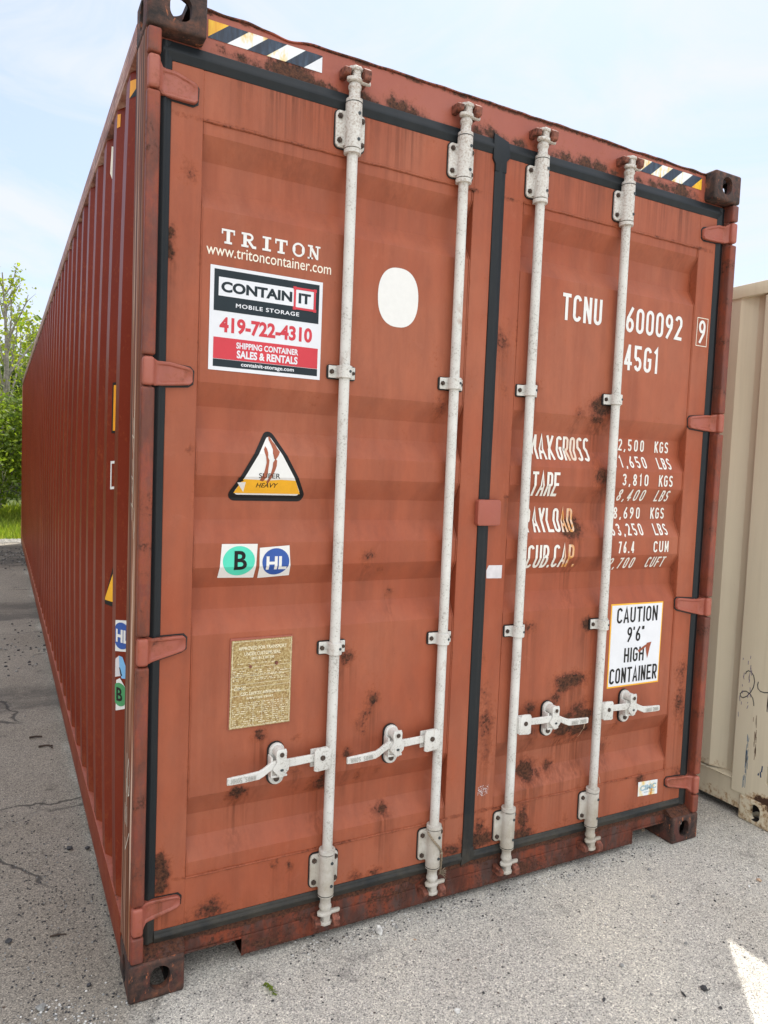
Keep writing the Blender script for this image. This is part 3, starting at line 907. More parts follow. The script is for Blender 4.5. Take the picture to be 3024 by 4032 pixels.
for i, (x, y, s, src) in enumerate([(-3.4, 17.5, 1.0, b3), (-6.0, 18.5, 1.15, b2), (-9.5, 17.8, 1.25, b3), (-13.5, 20, 1.5, b3), (-18, 19, 1.6, b3), (-4.6, 20.5, 1.1, t1), (-11, 22, 1.25, t1), (-23, 18, 1.7, b2),
                                   (3.4, 17.5, 1.1, b3), (7.0, 18.5, 1.2, b2), (11, 18, 1.4, b3), (16, 20, 1.5, b3), (5.2, 21, 1.15, t1), (22, 19, 1.7, b3), (.2, 22.5, .95, b3), (.9, 21.0, .9, b3), (-14, 25, 1.4, t1), (-17, 13, 1.7, b3), (-19, 10, 1.8, b3), (-18, 6, 1.7, b3), (-20, 2, 1.9, b3), (-19, -3, 1.8, b3)]):
    kind = 'tree' if src is t1 else 'shrub'
    c = copy_tree(src, (x, y, bank_z(x, y)), rr.uniform(0, 6.28), s, '', GT)
    if abs(x) < 2: c['label'] = ('large green shrub deepest in the gap at the far left' if x < .5 else 'green shrub half hidden by the far corner of the red container')
    else:
        nth = 'first second third fourth fifth sixth seventh eighth ninth tenth eleventh twelfth thirteenth'.split()[cnt.setdefault((x > 0, kind), 0)]
        cnt[(x > 0, kind)] += 1
        c['label'] = ('%s green %s of the row hidden behind the red container' if x > 0 else '%s green %s of the row past the left edge of the picture') % (nth, kind)

# grass on the bank: blades nobody could count
def grass():
    rnd = random.Random(4)
    bm = bmesh.new(); lay = bm.verts.layers.float.new('tint')
    def blades(n, x0, x1, y0, y1, h):
        for _ in range(n):
            x = rnd.uniform(x0, x1); y = y0 + (y1 - y0) * rnd.random() ** 1.0
            z = bank_z(x, y) - .01; hh = h * rnd.uniform(.5, 1.3) * min(1, .45 + (y - 12.7) * .5)
            a = rnd.uniform(0, 6.28); w = rnd.uniform(.008, .02)
            dx, dy = math.cos(a) * w, math.sin(a) * w
            lx, ly = rnd.gauss(0, .3) * hh, rnd.gauss(0, .3) * hh
            vs = [bm.verts.new(p) for p in ((x - dx, y - dy, z), (x + dx, y + dy, z), (x + dx * .6 + lx * .5, y + dy * .6 + ly * .5, z + hh * .6), (x + lx, y + ly, z + hh))]
            t = rnd.random()
            for v in vs: v[lay] = t
            bm.faces.new(vs)
    blades(9000, -1.6, 1.2, 12.85, 17, .20)
    blades(16000, -16, 16, 12.9, 18, .24)
    o = mesh_obj('grass', bm, M['grass'], smooth=0); o['kind'] = 'stuff'
    o['label'] = 'sunlit yellow-green grass along the back of the yard'
grass()

def woods():
    rnd = random.Random(19)
    bm = bmesh.new(); lay = bm.verts.layers.float.new('tint')
    cs = []
    for _ in range(1500):
        x = rnd.uniform(-75, 75); y = rnd.uniform(46, 60)
        top = 7.5 + 2.5 * noise.noise((x * .13, y * .1, 0)) + 1.5 * noise.noise((x * .5, y * .3, 0))
        cs.append(Vector((x, y, 1.2 + rnd.random() ** .8 * top)))
    leaves(bm, cs, .30, rnd, lay, 12, .7)
    o = mesh_obj('distant_woods', bm, M['leaf_bush'], smooth=0); o['kind'] = 'stuff'; o['label'] = 'line of distant woods behind the shrubs'
woods()

def brush_pile():
    rnd = random.Random(8)
    bm = bmesh.new()
    o = Vector((-.9, 24.5, bank_z(-.9, 24.5)))
    for _ in range(420):
        a = rnd.uniform(0, 6.28); r = rnd.random() ** .6 * 2.6
        h = (1 - r / 2.7) * 4.2
        p = o + Vector((math.cos(a) * r * 1.4, math.sin(a) * r * .7, rnd.random() * h))
        d = Vector((rnd.uniform(-1, 1), rnd.uniform(-1, 1), rnd.uniform(-.4, .5))).normalized() * rnd.uniform(.4, 1.2)
        tube(bm, [p - d * .5, p + Vector((rnd.uniform(-.1, .1), 0, rnd.uniform(-.1, .1))), p + d * .5], [.05, .04, .02], 5)
    ob = mesh_obj('brush_pile', bm, M['brush'], origin=o)
    tag(ob, 'dark heap of dead branches seen behind the thin young tree', 'brush pile')
brush_pile()

# ------------------------------------------------------------------ the red container
WX, LY, HZ = 2.438, 12.192, 2.896
box_c = empty('shipping_container', (WX / 2, LY / 2, 0), 'long rust-red shipping container with closed double doors and four white locking rods', 'shipping container')

def casting(x0, y0, z0, sx, sy, parent, mat, dims=(.162, .178, .118), top=None, rust=None):
    """hollow corner casting: sx, sy = which way is outwards"""
    w, l, h = dims
    x1, y1, z1 = x0 + w, y0 + l, z0 + h
    b = bmesh.new(); box(b, x0, x1, y0, y1, z0, z1, .009, seg=3)
    cut = []
    c = bmesh.new(); box(c, x0 + .024, x1 - .024, y0 + .024, y1 - .024, z0 + .022, z1 - .022); cut.append(c)
    # end hole
    hx = x0 + (.089 if sx < 0 else w - .089)
    ya, yb = (y0 - .03, y0 + .04) if sy < 0 else (y1 - .04, y1 + .03)
    c = bmesh.new(); prism(c, rrect(hx - .0295, hx + .0295, z0 + .026, z0 + h - .020, .028, 6), 'y', ya, yb); cut.append(c)
    # side hole
    hy = y0 + (.092 if sy < 0 else l - .092)
    xa, xb = (x0 - .03, x0 + .04) if sx < 0 else (x1 - .04, x1 + .03)
    c = bmesh.new(); prism(c, rrect(hy - .027, hy + .027, z0 + .020, z0 + h - .020, .0265, 6), 'x', xa, xb); cut.append(c)
    # top or bottom aperture
    za, zb = (z1 - .04, z1 + .03) if z0 > 1 else (z0 - .03, z0 + .04)
    c = bmesh.new(); prism(c, rrect((x0 + x1) / 2 - .036, (x0 + x1) / 2 + .036, (y0 + y1) / 2 - .062, (y0 + y1) / 2 + .062, .03, 6), 'z', za, zb); cut.append(c)
    bm = boolean(b, cut)
    for f in bm.faces:     # grimy inside of the hollow casting
        c_ = f.calc_center_median()
        if min(c_.x - x0, x1 - c_.x, c_.y - y0, y1 - c_.y, c_.z - z0, z1 - c_.z) > .019: f.material_index = 1
        else: f.material_index = 0
    o = mesh_obj('corner_casting', bm, [mat, M['casting_inside']], parent, smooth=40)
    if rust: paint_rust(o, rust)
    return o

for sx, x0 in ((-1, 0.0), (1, WX - .162)):
    for z0 in (0.0, HZ - .118):
        casting(x0, 0.0, z0, sx, -1, box_c, M['iron'])
        casting(x0, LY - .178, z0, sx, 1, box_c, M['iron'])

# corner posts at the door end: an outer channel whose front edge carries the hinge pins
def door_post(right):
    X = (lambda x: WX - x) if right else (lambda x: x)
    def bx(bm, xa, xb, *r, **k):
        a, b = X(xa), X(xb); box(bm, min(a, b), max(a, b), *r, **k)
    bm = bmesh.new()
    bx(bm, .0012, .036, .022, .181, .118, HZ - .118, .005, 0)       # outer web with scraped side
    for f in bm.faces:
        f.material_index = 1 if abs(f.normal.x) > .9 and abs(f.calc_center_median().x - X(0)) < .01 else 0
    bx(bm, .034, .150, .100, .178, .120, HZ - .120, .004, 0)         # inner leg
    bx(bm, .030, .0385, .040, .101, .120, HZ - .120, .002, 0)
    hz = [(.203, .290), (1.008, 1.090), (1.808, 1.889), (2.612, 2.702)]
    z = .120
    for a, b in hz + [(HZ - .119, None)]:
        top = a - .004
        # rounded front bar between the hinges
        bb = bmesh.new()
        xa, xb = X(.0040), X(.0400)
        box(bb, min(xa, xb), max(xa, xb), .000, .043, z, top, .0065, seg=3)
        join(bm, bb)
        z = (b + .004) if b else z
    bm.normal_update()
    dense(bm, .02, (2,))
    o = mesh_obj('corner_post', bm, [M['post'], M['scraped']], box_c)
    rnd = random.Random(2 + right)
    pts = [(rnd.uniform(.2, 2.7), rnd.uniform(.01, .05), rnd.uniform(.1, .42)) for _ in range(34)]
    def ex(p):
        v = 0
        for z_, r_, k in pts:
            d = (p.z - z_) / r_
            if abs(d) < 2: v = max(v, k * math.exp(-d * d))
        return v, 0
    paint_rust(o, ex)
    # weld bead inside the channel, seen as a thin line
    bm = bmesh.new()
    tube(bm, [(X(.0405), .060, z_) for z_ in [i * .05 + .16 for i in range(52)]], .0022, 6)
    mesh_obj('weld_seam', bm, M['dark_red'], box_c)
    return o
door_post(False); door_post(True)
for x0 in (0.0, WX - .15):
    bm = bmesh.new(); box(bm, x0 + .001, x0 + .149, LY - .165, LY - .001, .118, HZ - .118, .006)
    paint_rust(mesh_obj('corner_post', bm, M['frame'], box_c))

# header over the doors, its top lip dented
def header():
    bm = bmesh.new()
    box(bm, .150, WX - .150, .052, .110, 2.742, 2.886, .003)
    box(bm, .150, WX - .150, .046, .115, 2.886, 2.891, .0015)
    bx = bmesh.new(); box(bx, .0415, .150, .056, .100, 2.742, 2.790); join(bm, bx)
    bx = bmesh.new(); box(bx, WX - .150, WX - .0415, .056, .100, 2.742, 2.790); join(bm, bx)
    dense(bm, .011)
    def dent(x):
        d = 0
        for cx, w, k in ((.23, .05, .004), (.34, .035, .005), (.415, .05, .016), (.56, .05, .003), (1.86, .06, .004), (2.10, .05, .006), (2.25, .04, .004), (.78, .2, .002)):
            d += k * math.exp(-((x - cx) / w) ** 2)
        return d + noise.noise((x * 16, 0, 0)) * .0022
    for v in bm.verts:
        if v.co.z > 2.84:
            t = (v.co.z - 2.84) / .05
            v.co.z -= dent(v.co.x) * t
            v.co.y += noise.noise((v.co.x * 7, 3, 0)) * .004 * t
    o = mesh_obj('door_header', bm, [M['frame'], M['rail']], box_c)
    for p in o.data.polygons:
        if (p.center.z + o.location.z) > 2.883 - 0: p.material_index = 0
    # ragged rust along the joint above the gasket
    def ex(p):
        n = noise.noise((p.x * 9, 0, 5)) * .5 + noise.noise((p.x * 24, 0, 1)) * .3
        lim = 2.766 + max(0, n) * .02
        e = max(0, min(1, 1 - (p.z - lim) / .014)) * .55 if p.x > .3 else 0
        if p.z > 2.879: e = max(e, .62)
        return e, 0
    paint_rust(o, ex)
header()

# sill under the doors with the two fork pockets
def sill():
    bm = bmesh.new()
    box(bm, .0415, WX - .0415, .052, .118, .086, .152, .003)
    box(bm, .353, WX - .353 + .0, .0505, .118, .022, .0862, .003)
    for xa, xb in ((.162, .353), (WX - .353, WX - .162)):
        box(bm, xa, xb, .0485, .060, .079, .0865, .002)          # lip along the top of the pocket
    box(bm, .353, .360, .0485, .30, .022, .084, .001)
    box(bm, WX - .360, WX - .353, .0485, .30, .022, .084, .001)
    dense(bm, .012)
    o = mesh_obj('door_sill', bm, M['sill'], box_c)
    def ex(p):
        e = 0
        if p.z < .05: e = .28 * (1 - p.z / .05)
        if p.z > .118: e = max(e, .62)
        e = max(e, .42 * max(0, noise.noise((p.x * 5, p.z * 12, 3)) + .15))
        return e, .5 * max(0, noise.noise((p.x * 12, 0, 0)))
    paint_rust(o, ex)
    # dusty threshold plate over each casting
    for xa, xb in ((.041, .164), (WX - .164, WX - .041)):
        bm = bmesh.new()
        prism(bm, [(.006, .1185), (.052, .150), (.118, .150), (.118, .1185)], 'x', xa, xb)
        dense(bm, .02, (0,))
        paint_rust(mesh_obj('threshold_plate', bm, M['sill'], box_c), lambda p: (.35, .4))
sill()

# walls
def corrug(u):
    """wall offset inwards (m) at distance u past the start of an outer flat; period .278"""
    u = u % .278
    if u < .075: return 0
    if u < .145: return .036 * (u - .075) / .070
    if u < .208: return .036
    return .036 * (1 - (u - .208) / .070)

def side_wall(x_out, sgn, y0, y1, z0, z1, first, mat, parent, name='side_wall', bulge=.018, period=.278):
    ys = [y0]
    k = 0
    y = first - .07
    while y < y1:
        for d in (0, .070, .145, .215):
            if y0 < y + d < y1: ys.append(y + d)
        y += period
    ys.append(y1)
    ys2 = []
    for a, b in zip(ys, ys[1:]):
        ys2 += [a, (a + b) / 2]
    ys2.append(ys[-1])
    zs = [z0 + (z1 - z0) * i / 26 for i in range(27)]
    bm = bmesh.new()
    g = []
    for y in ys2:
        row = []
        for z in zs:
            c = corrug(y - first)
            bl = bulge * math.sin(math.pi * (z - z0) / (z1 - z0)) ** .8 * min(1, (y - y0) / .12) * min(1, (y1 - y) / .12)
            bl *= 1 + .5 * noise.noise((0, y * .5, z * .6))
            if z in (zs[0], zs[-1]): pass
            row.append(bm.verts.new((x_out + sgn * (c - bl), y, z)))
        g.append(row)
    for a, b in zip(g, g[1:]):
        for i in range(len(zs) - 1): bm.faces.new((a[i], a[i + 1], b[i + 1], b[i]))
    bmesh.ops.recalc_face_normals(bm, faces=bm.faces[:])
    o = mesh_obj(name, bm, mat, parent, smooth=20)
    paint_rust(o, lambda p: (.22 * max(0, noise.noise((p.y * 1.3, p.z * 1.5, 2))) + (.35 if p.z < z0 + .05 else 0), 0))
    return o
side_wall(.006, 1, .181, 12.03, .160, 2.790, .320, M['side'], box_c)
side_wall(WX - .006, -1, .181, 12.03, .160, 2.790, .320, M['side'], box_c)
bm = bmesh.new(); box(bm, .15, WX - .15, LY - .06, LY - .02, .12, 2.80)
paint_rust(mesh_obj('front_wall', bm, M['side'], box_c))

for x0, x1 in ((.0, .050), (WX - .050, WX)):
    bm = bmesh.new(); box(bm, x0, x1, .178, LY - .178, 2.786, 2.862, .004)
    if x0 == 0:
        # the wall meets the rail in a zigzag; the rail underside shows between the folds
        pass
    mesh_obj('top_rail', bm, M['rail'], box_c)
    bm = bmesh.new()
    xi = .046 if x0 == 0 else WX - .046
    xo = x0 if x0 == 0 else x1
    prism(bm, [(xo, .040), (xo, .156), (xo + (.002 if x0 == 0 else -.002), .160), (xi, .166), (xi, .150), (xo + (.006 if x0 == 0 else -.006), .150), (xo + (.006 if x0 == 0 else -.006), .040)], 'y', .178, LY - .178)
    dense(bm, .08, (1,))
    bm.normal_update()
    for f in bm.faces:
        if f.normal.z > .5: f.material_index = 1
    paint_rust(mesh_obj('bottom_rail', bm, [M['side'], M['frame']], box_c), lambda p: (.18 + .3 * max(0, noise.noise((p.y * 3, 0, p.z * 9))), 0))
bm = bmesh.new()
n = 84
for i in range(n):
    y = .11 + (LY - .16) * i / n; d = (LY - .16) / n
    z = 2.858
    prism(bm, [(y, z - .014), (y + d * .3, z), (y + d * .7, z), (y + d, z - .014), (y + d, z - .020), (y, z - .020)], 'x', .045, WX - .045)
mesh_obj('roof', bm, M['side'], box_c)
bm = bmesh.new(); box(bm, .047, WX - .047, .12, LY - .05, .120, .165)
for i in range(38):
    y = .4 + i * .31
    box(bm, .047, WX - .047, y, y + .045, .045, .1195)
mesh_obj('floor', bm, M['floor'], box_c)

# ------------------------------------------------------------------ doors
def door(xl, xr, sl_w, sr_w, right):
    """xl, xr outer edges of the leaf, stile widths"""
    Z0, Z1 = .181, 2.717
    bm = bmesh.new()
    F = .044
    # stiles
    def stile(a, b, outer):
        P = rrect(a, b, Z0, Z1, .004, 2)
        pb = bmesh.new(); prism(pb, P, 'y', F, .100)
        es = [e for e in pb.edges if all(abs(v.co.y - F) < 1e-6 for v in e.verts)]
        bmesh.ops.bevel(pb, geom=es, offset=.0025, segments=2, affect='EDGES', profile=.5)
        join(bm, pb)
    stile(xl, xl + sl_w, 0); stile(xr - sr_w, xr, 1)
    pa, pb_ = xl + sl_w, xr - sr_w
    box(bm, pa - .001, pb_ + .001, F + .0008, .090, 2.578, Z1 - .0005, .002)
    box(bm, pa - .001, pb_ + .001, F + .0008, .090, Z0 + .0005, .326, .002)
    dense(bm, .0085)
    # corrugated panel
    zs = []
    z = .3265
    bends = [q[0] for q in PROF]
    alln = sorted(set([.3265, 2.5775] + bends))
    for a, b in zip(alln, alln[1:]):
        k = max(1, int((b - a) / .0085))
        zs += [a + (b - a) * i / k for i in range(k)]
    zs.append(2.5775)
    nx = int((pb_ - pa) / .0085)
    def yy(x, z):
        y = prof(z)
        # soft dents
        y += noise.noise((x * 3.1, z * 2.3, 4.0)) * .0016
        return y
    # soften the bends a little
    def prs(z):
        return (prof(z - .003) + prof(z) * 2 + prof(z + .003)) / 4
    g = []
    for z in zs:
        g.append([bm.verts.new((pa + (pb_ - pa) * i / nx, prs(z) + noise.noise((i * .024, z * 2.3, 4.0 + right)) * .0014, z)) for i in range(nx + 1)])
    for A, B in zip(g, g[1:]):
        for i in range(nx): bm.faces.new((A[i], A[i + 1], B[i + 1], B[i]))
    # weld beads: beside the stiles and along the two seams
    zz = [.33 + i * .011 for i in range(205)]
    for x in (pa + .0035, pb_ - .0035):
        tube(bm, [(x + noise.noise((z * 30, x, 0)) * .0012, prs(z) - .0010, z) for z in zz], .0024, 5)
    for z in (2.578, .3262):
        xs = [pa + (pb_ - pa) * i / 90 for i in range(91)]
        tube(bm, [(x, .0452 + noise.noise((x * 40, z, 0)) * .0010, z + noise.noise((x * 18, z, 3)) * .0022) for x in xs], .0034, 6)
    o = mesh_obj('door', bm, M['door'], box_c, smooth=9)
    def ex(p):
        e = 0; s = 0
        if abs(p.z - 2.578) < .008 or abs(p.z - .326) < .008:
            e = .30 + .35 * max(0, noise.noise((p.x * 10, p.z, 0)))
        for x in (pa, pb_):
            if abs(p.x - x) < .006: e = max(e, .10 + .35 * max(0, noise.noise((x, p.z * 8, 0))))
        if p.z < .24:
            e = max(e, (.24 - p.z) / .06 * (.20 + .40 * max(0, noise.noise((p.x * 9, 0, 9)))) * .9)
            s = (.3 - p.z) * 2.4 * max(0, noise.noise((p.x * 10, 1, 9)) + .2)
        if right and (p.x - xl) < .02: e = max(e, .35 * max(0, noise.noise((0, p.z * 6, 0)) + .1) * (1.6 - p.z * .5))
        return e, s
    paint_rust(o, ex)
    return o
DL = door(.076, 1.190, .091, .084, 0)
DR = door(1.235, 2.356, .089, .102, 1)
DL['label'] = 'left door leaf with the storage company sign'
DR['label'] = 'right door leaf with the painted weights and the caution sticker'

def gasket(parent, strips):
    """strips: ('v', x0, x1, z0, z1) or ('h', ...) rubber lengths with a raised lip"""
    bm = bmesh.new()
    for k, x0, x1, z0, z1 in strips:
        lo, hi = (x0, x1) if k == 'v' else (z0, z1)
        w = hi - lo
        S = [(lo, .056), (lo, .0440), (lo + w * .10, .0415), (lo + w * .30, .0405), (lo + w * .42, .0365), (lo + w * .58, .0365), (lo + w * .70, .0405), (lo + w * .90, .0415), (hi, .0440), (hi, .056)]
        if k == 'v': prism(bm, S, 'z', z0, z1)
        else: prism(bm, [(y, z) for z, y in S], 'x', x0, x1)
    dense(bm, .03)
    for v in bm.verts:
        v.co.y += noise.noise((v.co.x * 5, v.co.z * 5, 3)) * .0016
        v.co.x += noise.noise((v.co.z * 4, 8, v.co.y * 9)) * .0013
    return bm
bm = gasket(DL, [('v', .0395, .0765, .150, 2.764), ('h', .0500, 1.1885, 2.7165, 2.768), ('h', .0765, 1.1885, .143, .1815)])
mesh_obj('door_gasket', bm, M['gasket'], DL, smooth=50)
bm = gasket(DR, [('v', 2.3555, 2.3985, .150, 2.764), ('h', 1.232, 2.3800, 2.7165, 2.768), ('h', 1.238, 2.3555, .143, .1815)])
b2_ = gasket(DR, [('v', 1.1895, 1.2355, .150, 2.69)])
for v in b2_.verts: v.co.y -= .003
join(bm, b2_)
# flared top end of the centre strip
plate(bm, [(1.178, 2.786), (1.186, 2.783), (1.240, 2.768), (1.252, 2.716), (1.2365, 2.700), (1.2365, 2.66), (1.188, 2.66), (1.188, 2.684), (1.1775, 2.700)], .0360, .0435, bev=.0015)
plate(bm, [(1.184, .138), (1.242, .152), (1.2375, .200), (1.1885, .200)], .0360, .0435, bev=.0015)
mesh_obj('door_gasket', bm, M['gasket'], DR, smooth=50)

# ------------------------------------------------------------------ hinges
def hinge(right, z0, z1, blade, parent, nd=(.003, .008)):
    """z0,z1 knuckle; blade (x end, z low at end, z high at end)"""
    xe, zl, zh = blade
    X = (lambda x: WX - x) if right else (lambda x: x)
    bm = bmesh.new()
    # knuckle
    b = bmesh.new()
    a, c = X(.0060), X(.0385)
    box(b, min(a, c), max(a, c), -.003, .036, z0, z1, .010, seg=4); join(bm, b)
    # blade as a lofted strip with raised rims
    def lin(x, xa, va, xb, vb): return va + (vb - va) * max(0, min(1, (x - xa) / (xb - xa)))
    def lo(x): return lin(x, .046, z0 + nd[0], xe - .010, zl)
    def hi(x): return lin(x, .085, z1 - nd[1], xe - .010, zh)
    st = [(.030, .006, z0 + .003, z1 - .002), (.038, .014, z0 + .004, z1 - .004), (.044, .021, z0 + nd[0] * .7, z1 - nd[1] * .6), (.050, .026, lo(.05), hi(.05)), (.060, .0285, lo(.06), hi(.06)), (.085, .0288, lo(.085), hi(.085)),
          (xe - .030, .0290, lo(xe - .03), hi(xe - .03)), (xe - .010, .0295, zl + .001, zh - .001), (xe - .003, .0305, zl + .007, zh - .007), (xe, .036, zl + .012, zh - .012)]
    secs = []
    for x, y, a_, b_ in st:
        h = b_ - a_
        rim = min(.008, h * .15)
        inset = .0042 if .045 < x < xe - .004 else .001
        sec = [(.046, a_), (y + .002, a_), (y - .0004, a_ + .003), (y, a_ + rim), (y + inset, a_ + rim + .004), (y + inset, b_ - rim - .004), (y, b_ - rim), (y - .0004, b_ - .003), (y + .002, b_), (.046, b_)]
        secs.append([bm.verts.new((X(x), q, w)) for q, w in sec])
    for A, B in zip(secs, secs[1:]):
        for i in range(len(A) - 1): bm.faces.new((A[i], A[i + 1], B[i + 1], B[i]))
    bm.faces.new(secs[-1]); bm.faces.new(secs[0])
    bmesh.ops.recalc_face_normals(bm, faces=bm.faces[:])
    o = mesh_obj('hinge', bm, M['hinge'], parent, smooth=40)
    paint_rust(o, lambda p: (.10 + .45 * max(0, noise.noise((p.x * 20, p.z * 20, 1))), .2 * max(0, noise.noise((p.x * 40, 0, 1)))))
    # dirt and black sealant that rings the blade
    bm = bmesh.new()
    P = [(X(.05), z0 + nd[0] - .005), (X(xe - .012), zl - .006), (X(xe + .003), zl + .004), (X(xe + .005), zh - .008), (X(xe - .006), zh + .004), (X(.05), z1 - nd[1] + .004)]
    plate(bm, P, .0425, .0442)
    mesh_obj('hinge_sealant', bm, M['backing'], parent)
for z0, z1, bl in ((2.612, 2.702, (.149, 2.610, 2.668)), (1.808, 1.889, (.153, 1.820, 1.871)), (1.008, 1.090, (.151, 1.036, 1.084)), (.203, .290, (.152, .246, .284))):
    hinge(False, z0, z1, bl, DL, (0, .018) if z0 > 2 else ((.020, .003) if z0 < .5 else (.003, .008)))
for z0, z1, bl in ((2.616, 2.700, (.174, 2.616, 2.664)), (1.812, 1.893, (.184, 1.824, 1.874)), (1.008, 1.090, (.190, 1.040, 1.092)), (.205, .286, (.181, .250, .290))):
    hinge(True, z0, z1, bl, DR, (.002, .012) if z0 > 2 else ((.016, .003) if z0 < .5 else (.003, .008)))

# ------------------------------------------------------------------ locking gear
RY = .020          # centre line of the rods
RODS = [.6285, 1.0465, 1.3800, 1.8080]
def rod_mesh():
    bm = bmesh.new()
    x = 0.0
    lathe(bm, x, RY, [(.0170, .18), (.0170, 2.74)], 24)
    # necks between bracket and cam
    for s, zc in ((1, 2.734), (-1, .183)):
        P = [(.0262, 0), (.0262, .010), (.0215, .012), (.0180, .018), (.0175, .038), (.0205, .043), (.0210, .050), (.0170, .058), (.0140, .066)]
        pr = [(r, zc + s * z) for r, z in P]
        lathe(bm, x, RY, pr if s > 0 else pr[::-1], 24)
        # cam: core with two pairs of lugs
        c0 = zc + s * .066
        za, zb = sorted((c0, zc + s * .106))
        b = bmesh.new(); box(b, x - .0125, x + .0125, .000, .032, za, zb, .005, seg=2); join(bm, b)
        for k, (off, wl, wr) in enumerate(((.066, .030, .050), (.098, .024, .052))):
            zm = zc + s * off
            P2 = [(x - wl + .002, .022), (x - wl - .002, .010), (x - wl + .007, .000), (x - .011, -.006), (x + .011, -.004), (x + .016, .003), (x + wr - .006, .005), (x + wr, .009), (x + wr, .017), (x + .016, .021), (x + .010, .032), (x - .012, .032)]
            b = bmesh.new(); prism(b, P2, 'z', zm - .0055, zm + .0055)
            bmesh.ops.bevel(b, geom=b.edges[:], offset=.0025, segments=2, affect='EDGES', profile=.5)
            join(bm, b)
    return bm
def sub(src, parent, x, z=0.0, y=0.0, mirror=False):
    """place a copy of src (built at x = 0) under parent"""
    o = src.copy(); COL.objects.link(o); o.parent = parent
    o.location = src['home'] if False else (Vector(src_home[src.name]) + Vector((x, y, z)) if not mirror else Vector((-src_home[src.name].x, src_home[src.name].y, src_home[src.name].z)) + Vector((x, y, z))) - wpos(parent)
    if mirror: o.scale = (-1, 1, 1)
    return o
src_home = {}
def proto(o):
    src_home[o.name] = o.location.copy(); return o
protos = []
def mkp(name, bm, mats, smooth=35):
    o = mesh_obj(name, bm, mats, None, smooth); src_home[o.name] = o.location.copy(); protos.append(o); return o

P_rod = mkp('locking_rod', rod_mesh(), M['white'], 40)

def big_bracket(top):
    """bearing bracket, built at x = 0 with its middle at z = 0; the sleeve ends lie at -.062 and +.073"""
    s = 1 if top else -1
    bm = bmesh.new()
    zb0, zb1 = -.056, .056
    # rubber backing
    plate(bm, rrect(-.0555, .0505, zb0 - .004, zb1 + .004, .017), .0405, .0440, 1)
    plate(bm, rrect(-.0525, .0470, zb0, zb1, .014), .0335, .0400, 0, .002)
    sz0, sz1 = (-.060, .076) if top else (-.076, .060)
    # sleeve with fillets into the flanges
    outl = []
    r = .0262
    for i in range(13):
        a = R(180 + 180 * i / 12)
        outl.append((r * math.cos(a), RY + r * math.sin(a)))
    prof2 = [(-.040, .0385), (-.034, .0330), (-.0285, .0285)] + outl + [(.0285, .0285), (.034, .0330), (.040, .0385)]
    b = bmesh.new(); prism(b, prof2, 'z', zb0 + .004, zb1 - .004); join(bm, b)
    lathe(bm, 0, RY, [(.0262, sz0), (.0262, sz1)], 28)
    ez = sz1 if top else sz0
    e2 = sz0 if top else sz1
    lathe(bm, 0, RY, sorted([(.0272, e2 - .004 * s), (.0272, e2 - .016 * s), (.0262, e2 - .017 * s)][:2], key=lambda q: q[1]), 28)
    # thin dark joint between sleeve and collar
    lathe(bm, 0, RY, sorted([(.0268, ez), (.0268, ez + .0022 * s)], key=lambda q: q[1]), 28, 1)
    for x in (-.040, .037):
        for z in (-.037, .037):
            hexbolt(bm, x, z, .0335, .0085, .006, 2, rot=random.random())
    for z in (-.036, .042) if top else (-.042, .036):
        disc(bm, .0085, z, RY - .0245, .0052, .003, 3, 12)
    return bm
BM4 = [M['white'], M['backing'], M['bolt'], M['rivet']]
P_bt = mkp('rod_bracket', big_bracket(True), BM4, 40)
P_bb = mkp('rod_bracket', big_bracket(False), BM4, 40)

def clamp():
    bm = bmesh.new()
    plate(bm, rrect(-.0525, .0480, -.0235, .0225, .008), .0410, .0450, 1)
    out = [(-.048, .0400), (-.048, .0350), (-.030, .0350), (-.0255, .0320), (-.0235, .0260)]
    r = .0235
    out += [(r * math.cos(R(180 + 180 * i / 12)), .0185 + r * math.sin(R(180 + 180 * i / 12))) for i in range(13)]
    out += [(.0235, .0260), (.0255, .0320), (.030, .0350), (.0445, .0350), (.0445, .0400)]
    b = bmesh.new(); prism(b, out, 'z', -.0195, .0195)
    bmesh.ops.bevel(b, geom=b.edges[:], offset=.0012, segments=1, affect='EDGES')
    join(bm, b)
    hexbolt(bm, -.0385, 0, .0350, .0080, .005, 2)
    hexbolt(bm, .0375, 0, .0350, .0060, .004, 2)
    disc(bm, .0095, .001, -.0025, .0045, .002, 3, 12)
    return bm
P_cl = mkp('rod_clamp', clamp(), BM4, 40)

